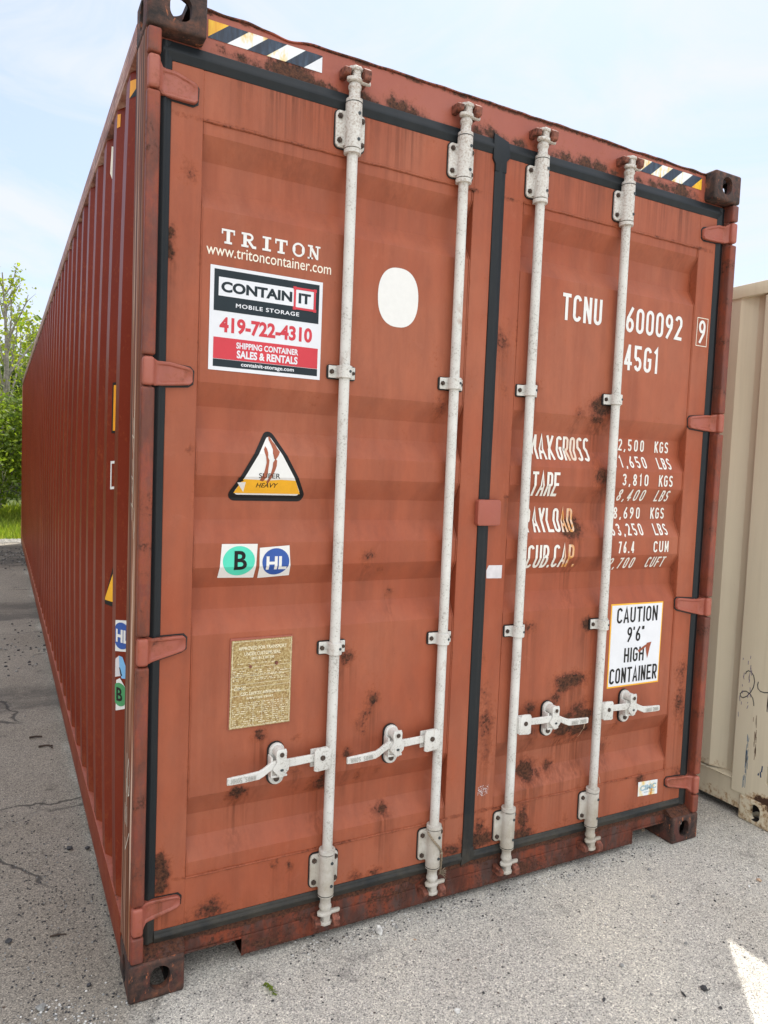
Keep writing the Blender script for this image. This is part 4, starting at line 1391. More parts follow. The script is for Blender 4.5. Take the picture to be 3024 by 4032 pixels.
def handle_mesh():
    """lever pointing to -x from a rod at x = 0, pivot height z = 0"""
    bm = bmesh.new()
    # clevis on the rod
    for y in (-.008, .014):
        plate(bm, [(-.068, -.036), (-.068, .028), (-.062, .036), (-.026, .038), (-.014, .028), (-.012, -.036), (-.058, -.040)] if y < 0 else [(-.073, -.030), (-.073, .028), (-.012, .030), (-.012, -.030)], y, y + .006, 0, .0015)
    box(bm, -.024, -.008, -.006, .018, -.034, .030, .003)
    disc(bm, -.040, .004, -.008, .0085, .003, 1, 16)
    # the forged lever: rectangular section swept along a cranked path
    path = [(-.050, .006, .004, .0125, .0045), (-.095, .005, .003, .0128, .0045), (-.135, .004, .002, .0132, .0048), (-.165, .000, .004, .0130, .0055), (-.185, -.001, .005, .0128, .0060), (-.205, .000, .004, .0122, .0060), (-.222, -.004, -.002, .0120, .0060),
            (-.240, -.010, -.010, .0122, .0058), (-.256, -.014, -.015, .0128, .0052), (-.300, -.016, -.017, .0125, .0048), (-.345, -.017, -.018, .0120, .0046), (-.357, -.017, -.018, .0110, .0040)]
    secs = []
    for x, y, z, hh, th in path:
        c = .0022
        sec = [(-hh + c, -th), (hh - c, -th), (hh, -th + c), (hh, th - c), (hh - c, th), (-hh + c, th), (-hh, th - c), (-hh, -th + c)]
        secs.append([bm.verts.new((x, y + b_, z + a_)) for a_, b_ in sec])
    for A, B in zip(secs, secs[1:]):
        for i in range(8): bm.faces.new((A[i], A[(i + 1) % 8], B[(i + 1) % 8], B[i]))
    bm.faces.new(secs[0]); bm.faces.new(secs[-1])
    bmesh.ops.recalc_face_normals(bm, faces=bm.faces[:])
    return bm
P_h = mkp('door_handle', handle_mesh(), [M['white'], M['bolt']], 35)
def embossed(bm, mir):
    b = bmesh.new()
    stext(b, 'HH05 S0HH', -.345, -.268, -.0255, -.0105, .0022, 0, 0, gap=.35)
    for v in b.verts:
        v.co.y = -.0225
        if mir: v.co.x = -v.co.x - .613
    join(bm, b)
P_hl = mkp('embossed_mark', (lambda b: (embossed(b, False), b)[1])(bmesh.new()), simple('cast_mark_shadow', (.36, .35, .32), .7), 0)

def catch_mesh():
    """stadium plate with a flap that folds over the lever; x = 0 at the plate"""
    bm = bmesh.new()
    plate(bm, rrect(-.0295, .0265, -.0705, .0705, .0275, 8), .0405, .0450, 1)
    plate(bm, rrect(-.0250, .0250, -.0670, .0670, .0248, 8), .0300, .0400, 0, .003)
    # cradle hook behind the lever
    box(bm, -.031, -.024, -.002, .034, -.030, .036, .003)
    box(bm, -.031, .024, -.004, .004, -.030, -.022, .003)
    # flap
    plate(bm, [(-.015, .062), (.015, .062), (.018, .052), (.017, .026), (.027, .008), (.025, -.006), (.006, -.028), (-.004, -.028), (-.027, -.002), (-.025, .004), (-.014, .022), (-.017, .036), (-.018, .052)], -.0125, -.0075, 0, .002)
    lathe_pts = rrect(-.0175, .0175, .026, .062, .0172, 8)
    plate(bm, lathe_pts, -.0075, .0300, 0, .002)
    disc(bm, 0, .046, -.0125, .0105, .0025, 0, 18)
    disc(bm, 0, .046, -.0150, .0075, .002, 2, 12)
    disc(bm, -.001, -.047, .030, .0095, .004, 2, 12)
    b = bmesh.new(); prism(b, [( .002 + .006 * math.cos(R(30 * k)), -.004 + .0042 * math.sin(R(30 * k))) for k in range(12)], 'y', -.0143, -.0130, 3); join(bm, b)
    return bm
P_ct = mkp('handle_catch', catch_mesh(), BM4, 40)

def keeper_mesh(top, which):
    """two prongs welded to the header or sill either side of the cam"""
    bm = bmesh.new()
    s = 1 if top else -1
    for (xa, xb, ya, zz, hh) in (((-.041, -.021, .002, .0, .013), (.018, .042, -.013, -.004 * s, .020))[which],):
        b = bmesh.new()
        P = [(ya, zz - hh * .75), (ya - .002, zz + hh * .5), (ya + .012, zz + hh), (.052, zz + hh * 1.25), (.052, zz - hh * 1.1), (ya + .010, zz - hh)]
        prism(b, P, 'x', xa, xb)
        bmesh.ops.bevel(b, geom=b.edges[:], offset=.003, segments=2, affect='EDGES', profile=.5)
        join(bm, b)
    dense(bm, .01)
    return bm
P_kt = [mkp('cam_keeper', keeper_mesh(True, q), M['keeper'], 35) for q in (0, 1)]
P_kb = [mkp('cam_keeper', keeper_mesh(False, q), M['keeper'], 35) for q in (0, 1)]

for i, x in enumerate(RODS):
    Dd = DL if i < 2 else DR
    right = i >= 2
    sub(P_rod, Dd, x)
    sub(P_bt, Dd, x - .0005, 2.655)
    sub(P_bb, Dd, x - .0005, .256)
    dz = (0.0, 0.0, .004, .004)[i]
    sub(P_cl, Dd, x, 1.903 + dz, 0)
    sub(P_cl, Dd, x, 1.009 + (.0 if i != 2 else .002), 0)
    hz = (.654, .657, .657, .658)[i]
    h = sub(P_h, Dd, x, hz, mirror=right)
    m_ = sub(P_hl, Dd, x, hz, mirror=right)
    f = (1.0, 1.05, .955, .875)[i]              # the levers are not all equally long
    for q in (h, m_):
        cx_ = wpos(Dd).x
        q.location.x = (q.location.x + cx_ - x) * f + x - cx_
        q.scale.x *= f
    hx = (.446, .863, 1.561, 1.975)[i]
    sub(P_ct, Dd, hx, hz - .008)
    for q in (0, 1):
        sub(P_kt[q], box_c, x, 2.822)
        sub(P_kb[q], box_c, x, .086)
for p_ in protos: D.objects.remove(p_)

# square cover plate that overlaps the centre joint
bm = bmesh.new()
plate(bm, rrect(1.1745, 1.2760, 1.4085, 1.5030, .011), .022, .0430, 0, .004)
paint_rust(mesh_obj('overlap_plate', bm, M['hinge'], DR))

# ------------------------------------------------------------------ writing, stickers and marks on the doors
def art(name, bm, mats, parent, label=None, eps=.0009, yf=None):
    drape(bm, eps, yf)
    return mesh_obj(name, bm, mats, parent, smooth=0, label=label)

def serif_word():
    bm = bmesh.new()
    z0, z1 = 2.244, 2.286; h = z1 - z0; st = .0105; sf = .0062
    xs = [(.2290, .0395), (.2885, .0440), (.3535, .0270), (.3935, .0395), (.4485, .0420), (.5030, .0360)]
    def V(x, a=z0, b=z1, w=st): rect(bm, x - w / 2, x + w / 2, a, b, 0, 0, True)
    def rrec(*a): rect(bm, *a[:4], 0, 0, True)
    for ch, (x, w) in zip('TRITON', xs):
        c = x + w / 2
        if ch == 'T':
            V(c); rrec( x, x + w, z1 - sf, z1); rrec( c - .0115, c + .0115, z0, z0 + sf)
            for q in (x, x + w - .0042): rrec( q, q + .0042, z1 - .0145, z1 - sf)
        if ch == 'I':
            V(c); rrec( x, x + w, z1 - sf, z1, .0); rrec( x, x + w, z0, z0 + sf, .0)
        if ch == 'R':
            V(x + .011); rrec( x, x + .022, z0, z0 + sf); rrec( x, x + .024, z1 - sf, z1)
            ribbon(bm, [(x + .014, z1 - .003)] + arc(x + .023, z1 - .0115, .0105, .0088, 90, -90, 8) + [(x + .014, z0 + .0218)], .0065)
            ribbon(bm, [(x + .020, z0 + .022), (x + .036, z0 + .003), (x + .046, z0 + .003)], .0078)
        if ch == 'O':
            ribbon(bm, arc(c, (z0 + z1) / 2, w / 2 - .004, h / 2 - .0028, 0, 350, 30), .0062, closed=True)
            for sgn in (-1, 1):
                ell(bm, c + sgn * (w / 2 - .0058), (z0 + z1) / 2, .0048, h * .30, step_layer() + .0008)
        if ch == 'N':
            V(x + .0065, w=.0052); V(x + w - .0062, w=.0052); ribbon(bm, [(x + .005, z1 - .002), (x + w - .006, z0 + .002)], .0085)
            for q in (x - .003, x + w - .0135): rrec( q, q + .0165, z1 - .0052, z1)
            rrec( x - .003, x + .0145, z0, z0 + .0052)
    return bm
art('painted_lettering', serif_word(), M['paint_white'], DL)
bm = bmesh.new(); ftext(bm, 'www.tritoncontainer.com', .185, .581, 2.206, 2.237, .004)
art('painted_lettering', bm, M['paint_cream'], DL)

def company_sign():
    bm = bmesh.new()          # 0 white 1 dark 2 red
    rect(bm, .1985, .5545, 1.8735, 2.1780, 0, 0)
    rect(bm, .2105, .5435, 2.0475, 2.1680, .0004, 1)
    rect(bm, .2240, .4590, 2.0915, 2.1460, .0008, 0)
    rect(bm, .4655, .5250, 2.0895, 2.1440, .0008, 0)
    ribbon(bm, [(.4620, 2.0865), (.5285, 2.0865), (.5285, 2.1475), (.4620, 2.1475)], .0066, .0012, 2, closed=True)
    for x in (.4615, .5290):
        for z in (2.0862, 2.1478): rect(bm, x - .0052, x + .0052, z - .0048, z + .0048, .0014, 2)
    ftext(bm, 'CONTAIN', .2315, .4535, 2.1030, 2.1345, .042, .0012, 1)
    ftext(bm, 'IT', .4745, .5150, 2.1030, 2.1345, .042, .0012, 1)
    ftext(bm, 'MOBILE STORAGE', .2770, .4780, 2.0625, 2.0748, .02, .0008, 0, spacing=1.15)
    ftext(bm, '419-722-4310', .2290, .5235, 1.9850, 2.0310, .038, .0005, 2, spacing=1.0)
    rect(bm, .2120, .5445, 1.9075, 1.9705, .0004, 2)
    rect(bm, .2120, .5445, 1.8845, 1.9065, .0004, 1)
    ftext(bm, 'SHIPPING CONTAINER', .2815, .4790, 1.9425, 1.9610, .03, .0008, 0)
    ftext(bm, 'SALES & RENTALS', .2835, .4775, 1.9140, 1.9375, .035, .0008, 0)
    ftext(bm, 'containit-storage.com', .2975, .4665, 1.8875, 1.9020, .02, .0008, 0)
    art('sign', bm, [M['vinyl_white'], M['vinyl_dark'], M['vinyl_red']], DL, 'white, black and red storage company sign with a telephone number')
company_sign()

bm = bmesh.new(); quad(bm, [(.827 + .0765 * (abs(math.cos(a)) ** .82) * (1 if math.cos(a) > 0 else -1), 2.170 + .0970 * (abs(math.sin(a)) ** .86) * (1 if math.sin(a) > 0 else -1)) for a in [2 * math.pi * k / 48 for k in range(48)]])
art('sticker', bm, M['paint_white'], DL, 'blank white rounded sticker')

def rtri(ax, az, bx_, bz, cx, cz, r, n=6):
    """triangle with rounded corners"""
    P = [Vector((ax, az)), Vector((bx_, bz)), Vector((cx, cz))]
    out = []
    for i in range(3):
        p, a, b = P[i], P[i - 1], P[(i + 1) % 3]
        d0 = (a - p).normalized(); d1 = (b - p).normalized()
        h = math.acos(max(-1, min(1, d0.dot(d1)))) / 2
        t = r / math.tan(h); c = p + (d0 + d1).normalized() * (r / math.sin(h))
        s = p + d0 * t - c; e = p + d1 * t - c
        a0 = math.atan2(s.y, s.x); a1 = math.atan2(e.y, e.x)
        while a1 - a0 > math.pi: a1 -= 2 * math.pi
        while a1 - a0 < -math.pi: a1 += 2 * math.pi
        out += [(c.x + r * math.cos(a0 + (a1 - a0) * k / n), c.y + r * math.sin(a0 + (a1 - a0) * k / n)) for k in range(n + 1)]
    return out
def heavy():
    bm = bmesh.new()         # 0 black 1 white 2 yellow 3 paint showing through
    quad(bm, rtri(.400, 1.722, .263, 1.484, .540, 1.484, .020), 0, 0)
    quad(bm, rtri(.400, 1.695, .288, 1.503, .515, 1.503, .010), .0004, 1)
    yq = [(.2925, 1.508), (.5105, 1.508), (.4860, 1.551), (.437, 1.553), (.40, 1.550), (.3155, 1.552)]
    quad(bm, yq, .0008, 2)
    def blotch(pts, layer=.0012): quad(bm, pts, layer, 3)
    blotch([(.399, 1.687), (.404, 1.686), (.411, 1.672), (.419, 1.662), (.424, 1.650), (.431, 1.640), (.427, 1.632), (.421, 1.622), (.416, 1.615), (.411, 1.618), (.407, 1.634), (.409, 1.646), (.405, 1.661), (.399, 1.676)])
    blotch([(.416, 1.618), (.421, 1.612), (.420, 1.596), (.416, 1.583), (.411, 1.572), (.404, 1.556), (.397, 1.541), (.390, 1.543), (.397, 1.560), (.403, 1.576), (.407, 1.592), (.408, 1.606)])
    blotch([(.385, 1.656), (.390, 1.648), (.392, 1.636), (.391, 1.622), (.396, 1.612), (.395, 1.600), (.393, 1.586), (.392, 1.570), (.386, 1.556), (.379, 1.546), (.368, 1.549), (.374, 1.562), (.380, 1.574), (.384, 1.590), (.387, 1.606), (.385, 1.622), (.381, 1.634), (.380, 1.646)])
    ftext(bm, 'SUPER', .3640, .4330, 1.5565, 1.5720, .005, .0012, 0)
    ftext(bm, 'HEAVY', .3600, .4300, 1.5270, 1.5415, .012, .0012, 0, shear=.18)
    ftext(bm, 'IS', .2990, .3180, 1.5440, 1.5560, .02, .0012, 0, shear=.1)
    quad(bm, [(.2990, 1.5410), (.3250, 1.5430), (.3230, 1.5110)], .0012, 1)
    art('sticker', bm, [M['vinyl_black'], M['paint_white'], M['vinyl_yellow'], M['door']], DL, 'torn black-edged warning triangle, white above and yellow below')
heavy()

def square_b():
    bm = bmesh.new()
    quad(bm, [(.2540, 1.3535), (.3665, 1.3525), (.3615, 1.2440), (.2470, 1.2475)], 0, 0)
    ell(bm, .3085, 1.3000, .0505, .0465, .0004, 1)
    ftext(bm, 'B', .2935, .3335, 1.2720, 1.3315, .022, .0008, 2)
    art('sticker', bm, [M['paint_white'], M['vinyl_mint'], M['vinyl_black']], DL, 'white square sticker with letter B on a mint green disc')
    bm = bmesh.new()
    quad(bm, [(.3735, 1.3400), (.4710, 1.3465), (.4790, 1.2480), (.3750, 1.2420)], 0, 0)
    ell(bm, .4275, 1.2950, .0445, .0430, .0004, 1)
    ftext(bm, 'HL', .3965, .4640, 1.2700, 1.3125, .035, .0008, 0)
    art('sticker', bm, [M['paint_white'], M['vinyl_blue']], DL, 'white square sticker with letters HL on a dark blue disc')
square_b()

def data_plate():
    bm = bmesh.new()
    plate(bm, [(.2860, .7730), (.4905, .7745), (.4915, 1.0580), (.2875, 1.0600)], .0425, .0470, 1)
    plate(bm, [(.2890, .7750), (.4880, .7765), (.4885, 1.0540), (.2915, 1.0525)], .0395, .0425, 0)
    disc(bm, .3520, .9690, .0395, .0045, .003, 2); disc(bm, .4370, .9735, .0395, .0058, .003, 2)
    t = bmesh.new()
    for (s, a, b, c, d) in (('APPROVED FOR TRANSPORT', .3130, .4700, 1.0215, 1.0330), ('UNDER CUSTOMS SEAL', .3320, .4500, 1.0040, 1.0150), ('GB/C 81 5 BV 300', .3530, .4290, .9905, .9985), ('CIMC', .3010, .3390, .8955, .9070), ('CSC SAFETY APPROVAL', .3230, .4560, .8790, .8885), ('F/BV/105/19/97', .3430, .4300, .8650, .8720)):
        ftext(t, s, a, b, c, d, .015, 0, 0)
    def ln(p, q, w=.0010): ribbon(t, [p, q], w)
    ribbon(t, [(.2925, .7790), (.4845, .7800), (.4850, 1.0500), (.2950, 1.0490)], .0012, 0, 0, closed=True)
    for z in (.9770, .9500, .9250, .9130, .8900): ln((.2950, z - .012), (.4840, z - .008))
    ln((.4300, .9660), (.4300, .9400)); ln((.3650, .855), (.3650, .785)); ln((.3930, .855), (.3930, .785)); ln((.4300, .865), (.4300, .80)); ln((.4600, .870), (.4600, .80))
    rnd = random.Random(6)
    for z in [.9830, .9600, .9540, .9480, .9430, .9350, .9300] + [.858 - i * .0065 for i in range(12)]:
        x = .2975
        while x < .480:
            w = rnd.uniform(.003, .012)
            if rnd.random() < .72: ln((x, z - .004), (min(x + w, .483), z - .004 + w * .01), rnd.uniform(.0010, .0024))
            x += w + rnd.uniform(.0015, .005)
    for v in t.verts: v.co.y = .0391
    for f in t.faces: f.material_index = 3
    join(bm, t)
    mesh_obj('data_plate', bm, [M['plate'], M['hinge'], M['keeper'], simple('worn_engraving', (.74, .68, .50), .5, vary=.35, scale=260)], DL, smooth=0, label='corroded gold metal approval plate riveted to the left door')
data_plate()

def painted_codes():
    def one(mat, label, *calls):
        bm = bmesh.new()
        for s, a, b, c, d, w, kw in calls: stext(bm, s, a, b, c, d, w, **kw)
        art('painted_lettering', bm, mat, DR, label, yf=(lambda z: .044) if calls[0][0] == '9' else None)
    PW, PL = M['paint_white'], M['lettering']
    one(PW, 'four white painted owner letters', ('TCNU', 1.5330, 1.7330, 2.1900, 2.2900, .0135, {}))
    one(PW, 'six white painted serial digits', ('600092', 1.8640, 2.1860, 2.1840, 2.2840, .0135, {}))
    one(PW, 'white painted size code', ('45G1', 1.8660, 2.0620, 2.0340, 2.1360, .0135, {}))
    one(PW, 'white painted check digit', ('9', 2.2840, 2.3250, 2.1870, 2.2840, .0120, {}))
    bm = bmesh.new(); ribbon(bm, [(2.2725, 2.1760), (2.3370, 2.1760), (2.3390, 2.2930), (2.2745, 2.2930)], .0030, 0, 0, closed=True)
    art('painted_frame', bm, M['paint_cream'], DR, yf=lambda z: .044)
    for s, a, b, c, d in (('MAX', 1.4240, 1.5540, 1.6600, 1.7530), ('GROSS', 1.5680, 1.7340, 1.6600, 1.7530), ('TARE', 1.4340, 1.5680, 1.5190, 1.6120), ('PAYLOAD', 1.4300, 1.6710, 1.3800, 1.4720), ('CUB.CAP.', 1.4300, 1.6780, 1.2410, 1.3320)):
        one(PL, 'white painted words ' + s, (s, a, b, c, d, .0105, dict(gap=.20, narrow={'.': .35, 'M': 1.35})))
    nk = {'.': .35, ',': .35, '1': .7}
    rows = (('32,500', 1.862, 1.7120, 'KGS', 2.107), ('71,650', 1.857, 1.6430, 'LBS', 2.110), ('3,810', 1.897, 1.5700, 'KGS', 2.106), ('8,400', 1.892, 1.5065, 'LBS', 2.110), ('28,690', 1.858, 1.4315, 'KGS', 2.107), ('63,250', 1.862, 1.3640, 'LBS', 2.110), ('76.4', 1.898, 1.2920, 'CUM', 2.099), ('2,700', 1.866, 1.2245, 'CUFT', 2.082))
    for s, a, z, u, a2 in rows:
        e = {'76.4': 1.986, '2,700': 2.008}.get(s, 2.044)
        one(PL, 'white painted figure ' + s, (s, a, e, z, z + .0480, .0068, dict(gap=.66, narrow=nk)))
        one(PL, None, (u, a2, 2.189, z, z + .0475, .0068, dict(gap=.40)))
def mk_lettering():
    k = NT('rust_stained_white_paint')
    g = k.n('ShaderNodeSeparateXYZ'); k.set(g.inputs[0], k.pos)
    c = k.mix(k.noise(60, 4, .6), (.80, .79, .74), (.68, .66, .60))
    dx = k.math('SUBTRACT', 1.0, k.math('ABSOLUTE', k.math('MULTIPLY', k.math('SUBTRACT', g.outputs['X'], 1.648), 22)), clamp=True)
    dz = k.ramp(k.math('MULTIPLY', g.outputs['Z'], .5), (.60, 1.0), (.75, 1.0), (.885, .25), (.90, 0.0))
    n = k.noise(1, 5, .65, .2, k.vec((60, 60, 12)))
    m = k.math('MULTIPLY', k.math('MULTIPLY', k.ramp(dx, (.05, 0.0), (.35, 1.0)), dz), k.ramp(n, (.38, .35), (.55, 1.0)))
    c = k.mix(m, c, (.62, .26, .05))
    return k.out(c, .45)
M['lettering'] = mk_lettering()
painted_codes()

def caution():
    bm = bmesh.new()
    quad(bm, [(1.8770, 1.0810), (2.1795, 1.0790), (2.1775, .7280), (1.8785, .7290)], 0, 0)
    quad(bm, [(1.8830, 1.0750), (2.1740, 1.0735), (2.1725, .7340), (1.8845, .7355)], .0004, 1)
    for s, a, b, c, d in (('CAUTION', 1.9120, 2.1480, .9990, 1.0640), ("9'6\"", 1.9760, 2.0750, .9170, .9800), ('HIGH', 1.9650, 2.0800, .8310, .8920), ('CONTAINER', 1.8890, 2.1640, .7450, .8100)):
        stext(bm, s, a, b, c, d, .0088, .0008, 2, gap=.24, narrow={'I': .3, "'": .3, '"': .55})
    for P in ([(2.093, .905), (2.121, .908), (2.113, .885), (2.108, .862), (2.101, .838), (2.094, .862), (2.089, .883)], [(2.042, .878), (2.060, .884), (2.080, .895), (2.094, .900), (2.090, .889), (2.070, .878), (2.050, .868)]):
        quad(bm, P, .0012, 3)
    art('sticker', bm, [M['vinyl_yellow'], M['vinyl_white'], M['vinyl_black'], M['door']], DR, 'white caution sticker with yellow edge and black capitals')
caution()

bm = bmesh.new()
quad(bm, [(2.0940, .2970), (2.2110, .2915), (2.2135, .2270), (2.0950, .2335)], 0, 0)
ftext(bm, 'CIMC', 2.1060, 2.2040, .2535, .2785, .05, .0005, 1)
ftext(bm, 'www.cimc.com', 2.1300, 2.1980, .2425, .2500, .0, .0005, 1)
art('sticker', bm, [M['vinyl_rusty'], M['vinyl_lblue']], DR, 'small rust-streaked white maker sticker with faded pale blue capitals', yf=lambda z: .044)
bm = bmesh.new(); quad(bm, [(1.2400, 1.2130), (1.3085, 1.2110), (1.3090, 1.2600), (1.2480, 1.2610), (1.2380, 1.2420)])
art('tape_patch', bm, M['clear_tape'], DR, 'torn strip of pale grey tape', yf=lambda z: .044)
bm = bmesh.new()
rnd = random.Random(12)
for _ in range(70):
    x = rnd.uniform(1.248, 1.296); z = rnd.uniform(.385, .425); rect(bm, x, x + rnd.uniform(.001, .004), z, z + rnd.uniform(.001, .004))
art('glue_residue', bm, M['clear_tape'], DR, yf=lambda z: .044)

# scratches and drips
def scratches(parent, name, mat, lines, w):
    for pts in lines:
        bm = bmesh.new(); ribbon(bm, pts, w)
        art(name, bm, mat, parent)
scratches(DR, 'paint_drip', M['stone_tan'], [[(1.845, .398), (1.856, .378), (1.868, .352), (1.874, .320), (1.876, .290), (1.880, .262)], [(1.862, .250), (1.853, .235), (1.850, .205)], [(1.766, .615), (1.768, .600), (1.764, .580), (1.758, .566), (1.756, .545), (1.752, .538)]], .0022)

# hazard strips on the header
def hazard(x0, x1, z0, z1, flip, seq):
    bm = bmesh.new()
    n = len(seq); h = z1 - z0
    # sheared bands clipped to the strip
    base = bmesh.new()
    p = (x1 - x0 + h * 1.25) / n
    for i, mi in enumerate(seq):
        a = x0 - h * 1.25 + i * p
        if flip: q = [(a, z0), (a + p, z0), (a + p + h * 1.25, z1), (a + h * 1.25, z1)]
        quad(bm, q, 0, mi)
    for co, no in (((x0, 0, 0), (-1, 0, 0)), ((x1, 0, 0), (1, 0, 0))):
        bmesh.ops.bisect_plane(bm, geom=bm.verts[:] + bm.edges[:] + bm.faces[:], plane_co=co, plane_no=no, clear_outer=True, dist=1e-6)
    return bm
HM = [M['vinyl_navy'], M['vinyl_rusty'], M['vinyl_amber'], M['vinyl_white']]
bm = hazard(.1765, .5290, 2.8120, 2.8625, True, [2, 0, 1, 0, 1, 0, 3])
art('hazard_strip', bm, HM, box_c, 'navy, white and amber striped strip on the left of the header', yf=lambda z: .0515)
bm = hazard(1.8995, 2.2525, 2.8180, 2.8680, True, [1, 0, 1, 0, 1, 0, 2])
art('hazard_strip', bm, HM, box_c, 'navy, white and amber striped strip on the right of the header', yf=lambda z: .0515)

# stickers folded on the side wall: points given as (x, y, z) on the wall faces
def wall_art(name, polys, mats, label):
    bm = bmesh.new()
    for pts, mi in polys:
        f = bm.faces.new([bm.verts.new(p) for p in pts]); f.material_index = mi
    return mesh_obj(name, bm, mats, box_c, smooth=0, label=label)
def slope_pt(k, t, z, lift=.0012):
    """point on the camera-facing slope of fold k: t=0 at the outer edge, 1 at the inner edge"""
    z0, z1 = .160, 2.790
    y = .320 + .278 * k - .070 * t
    bl = .018 * math.sin(math.pi * (z - z0) / (z1 - z0)) ** .8 * min(1, (y - .181) / .12) * (1 + .5 * noise.noise((0, y * .5, z * .6)))
    x = .006 + .036 * t - bl
    return Vector((x - lift * .46, y - lift * .89, z))
def slope_poly(k, tz, lift=.0012): return [slope_pt(k, t, z, lift) for t, z in tz]
def slope_strip(k, t0, t1, z0, z1, lift, n=6):
    return [[slope_pt(k, t0, z0 + (z1 - z0) * i / n, lift), slope_pt(k, t1, z0 + (z1 - z0) * i / n, lift), slope_pt(k, t1, z0 + (z1 - z0) * (i + 1) / n, lift), slope_pt(k, t0, z0 + (z1 - z0) * (i + 1) / n, lift)] for i in range(n)]
def slope_text(s, t0, t1, z0, z1, lift, mi, bold):
    b = bmesh.new(); ftext(b, s, 0, 1, 0, 1, bold)
    out = []
    for f in b.faces: out.append(([slope_pt(0, t0 + (t1 - t0) * v.co.x, z0 + (z1 - z0) * v.co.z, lift) for v in f.verts], mi))
    b.free(); return out
def slope_disc(t0, r, zc, rz, lift, mi, tmax=1.0, n=28):
    pts = []
    for i in range(n):
        a = 2 * math.pi * i / n
        pts.append((min(tmax, max(0.0, t0 + r * math.cos(a))), zc + rz * math.sin(a)))
    return (slope_poly(0, pts, lift), mi)
wall_art('sticker', [(slope_poly(0, [(0, 1.081), (.92, 1.089), (.94, .988), (0, .980)], .0012), 0), slope_disc(.38, .52, 1.034, .043, .0018, 1)] + slope_text('HL', .05, .80, 1.012, 1.054, .0024, 0, .04),
         [M['paint_white'], M['vinyl_blue']], 'small HL sticker on the side wall beside the corner post')
wall_art('sticker', [(slope_poly(0, [(.25, .968), (.45, .966), (.62, .940), (.80, .900), (.42, .896), (.30, .912)], .0012), 0), (slope_poly(0, [(0.02, .955), (.25, .968), (.30, .912), (.38, .904), (0.0, .895)], .0011), 1), (slope_poly(0, [(.26, .932), (.33, .928), (.44, .905), (.36, .903)], .0016), 2)],
         [M['vinyl_sky'], M['clear_tape'], M['vinyl_black']], 'peeling sky blue sticker scrap on the side wall')
wall_art('sticker', [(slope_poly(0, [(.08, .886), (.32, .896), (.82, .852), (.84, .806), (.05, .785)], .0014), 0), slope_disc(.30, .46, .842, .038, .0020, 1)] + slope_text('B', .10, .46, .820, .864, .0026, 2, .02),
         [M['paint_white'], M['vinyl_green'], M['vinyl_black']], 'curled sticker with letter B on a green disc on the side wall')
wall_art('hazard_mark', [(slope_poly(0, [(.02, 2.760), (.86, 2.758), (.80, 2.752), (.02, 2.708)], .0012), 0), (slope_poly(0, [(.86, 2.757), (.02, 2.707), (.88, 2.709)], .0014), 1)], [M['vinyl_orange'], M['vinyl_dark']], 'orange and black mark high on the side wall')
wall_art('hazard_mark', [(slope_poly(1, [(.02, 2.770), (.26, 2.768), (.25, 2.726), (.02, 2.724)], .0012), 0)], [M['vinyl_orange']], 'orange strip end on the second fold')
wall_art('sticker', [(slope_poly(2, [(.40, 2.758), (.66, 2.752), (.66, 2.62), (.36, 2.66)], .0012), 0)], [M['paint_cream']], 'long white sticker high on the third fold')
pol = []
for q in slope_strip(1, .34, 1.0, 1.685, 1.860, .0012): pol.append((q, 1))
for q in slope_strip(1, .44, 1.0, 1.694, 1.851, .0018): pol.append((q, 0))
wall_art('sticker', pol, [M['vinyl_orange'], M['vinyl_black']], 'black-edged orange sticker on the second fold')
pol = []
for q in slope_strip(1, .32, .40, 1.490, 1.588, .0012): pol.append((q, 0))
pol.append((slope_poly(1, [(.32, 1.588), (.62, 1.590), (.62, 1.581), (.32, 1.579)], .0014), 0)); pol.append((slope_poly(1, [(.32, 1.499), (.62, 1.501), (.62, 1.492), (.32, 1.490)], .0014), 0))
wall_art('painted_mark', pol, [M['paint_white']], 'white painted bracket mark on the second fold')
wall_art('sticker', [(slope_poly(1, [(.0, 1.098), (.12, 1.120), (.75, 1.250), (.95, 1.26), (.95, 1.075), (.06, 1.082)], .0012), 1), (slope_poly(1, [(.05, 1.104), (.30, 1.145), (.80, 1.225), (.95, 1.235), (.95, 1.094), (.05, 1.097)], .0018), 0)], [M['vinyl_yellow'], M['vinyl_black']], 'yellow and black warning triangle on the second fold')

# chalk marks on the scraped side of the post
def chalk():
    def rb(w, *lines):   # lines of (y, z) on the outer face
        bm = bmesh.new()
        for pts in lines: ribbon(bm, pts, w)
        for v in bm.verts: v.co = Vector((.0012 - .0004 - v.co.y, v.co.x, v.co.z))
        mesh_obj('chalk_mark', bm, M['paint_cream'], box_c, smooth=0)
    rb(.004, [(.110, .72), (.105, .60)], [(.118, .64), (.112, .56)])
    rb(.004, [(.080, .715), (.066, .68), (.058, .64), (.064, .61), (.080, .60), (.092, .63), (.096, .67), (.086, .70), (.080, .715)], [(.078, .60), (.074, .62), (.084, .63)])
    rb(.004, *[[(.13 - d, .56), (.125 - d, .50)] for d in (0, .016, .032)])
    rb(.004, [(.050, .50), (.115, .42), (.122, .455)])
    for z in (1.72, 1.60, 1.52): rb(.003, [(.11, z), (.095, z - .06), (.120, z - .05), (.10, z - .10), (.085, z - .03), (.09, z + .02)])
    rb(.003, [(.075, 1.46), (.060, 1.44), (.056, 1.40), (.072, 1.37), (.082, 1.42)])
chalk()

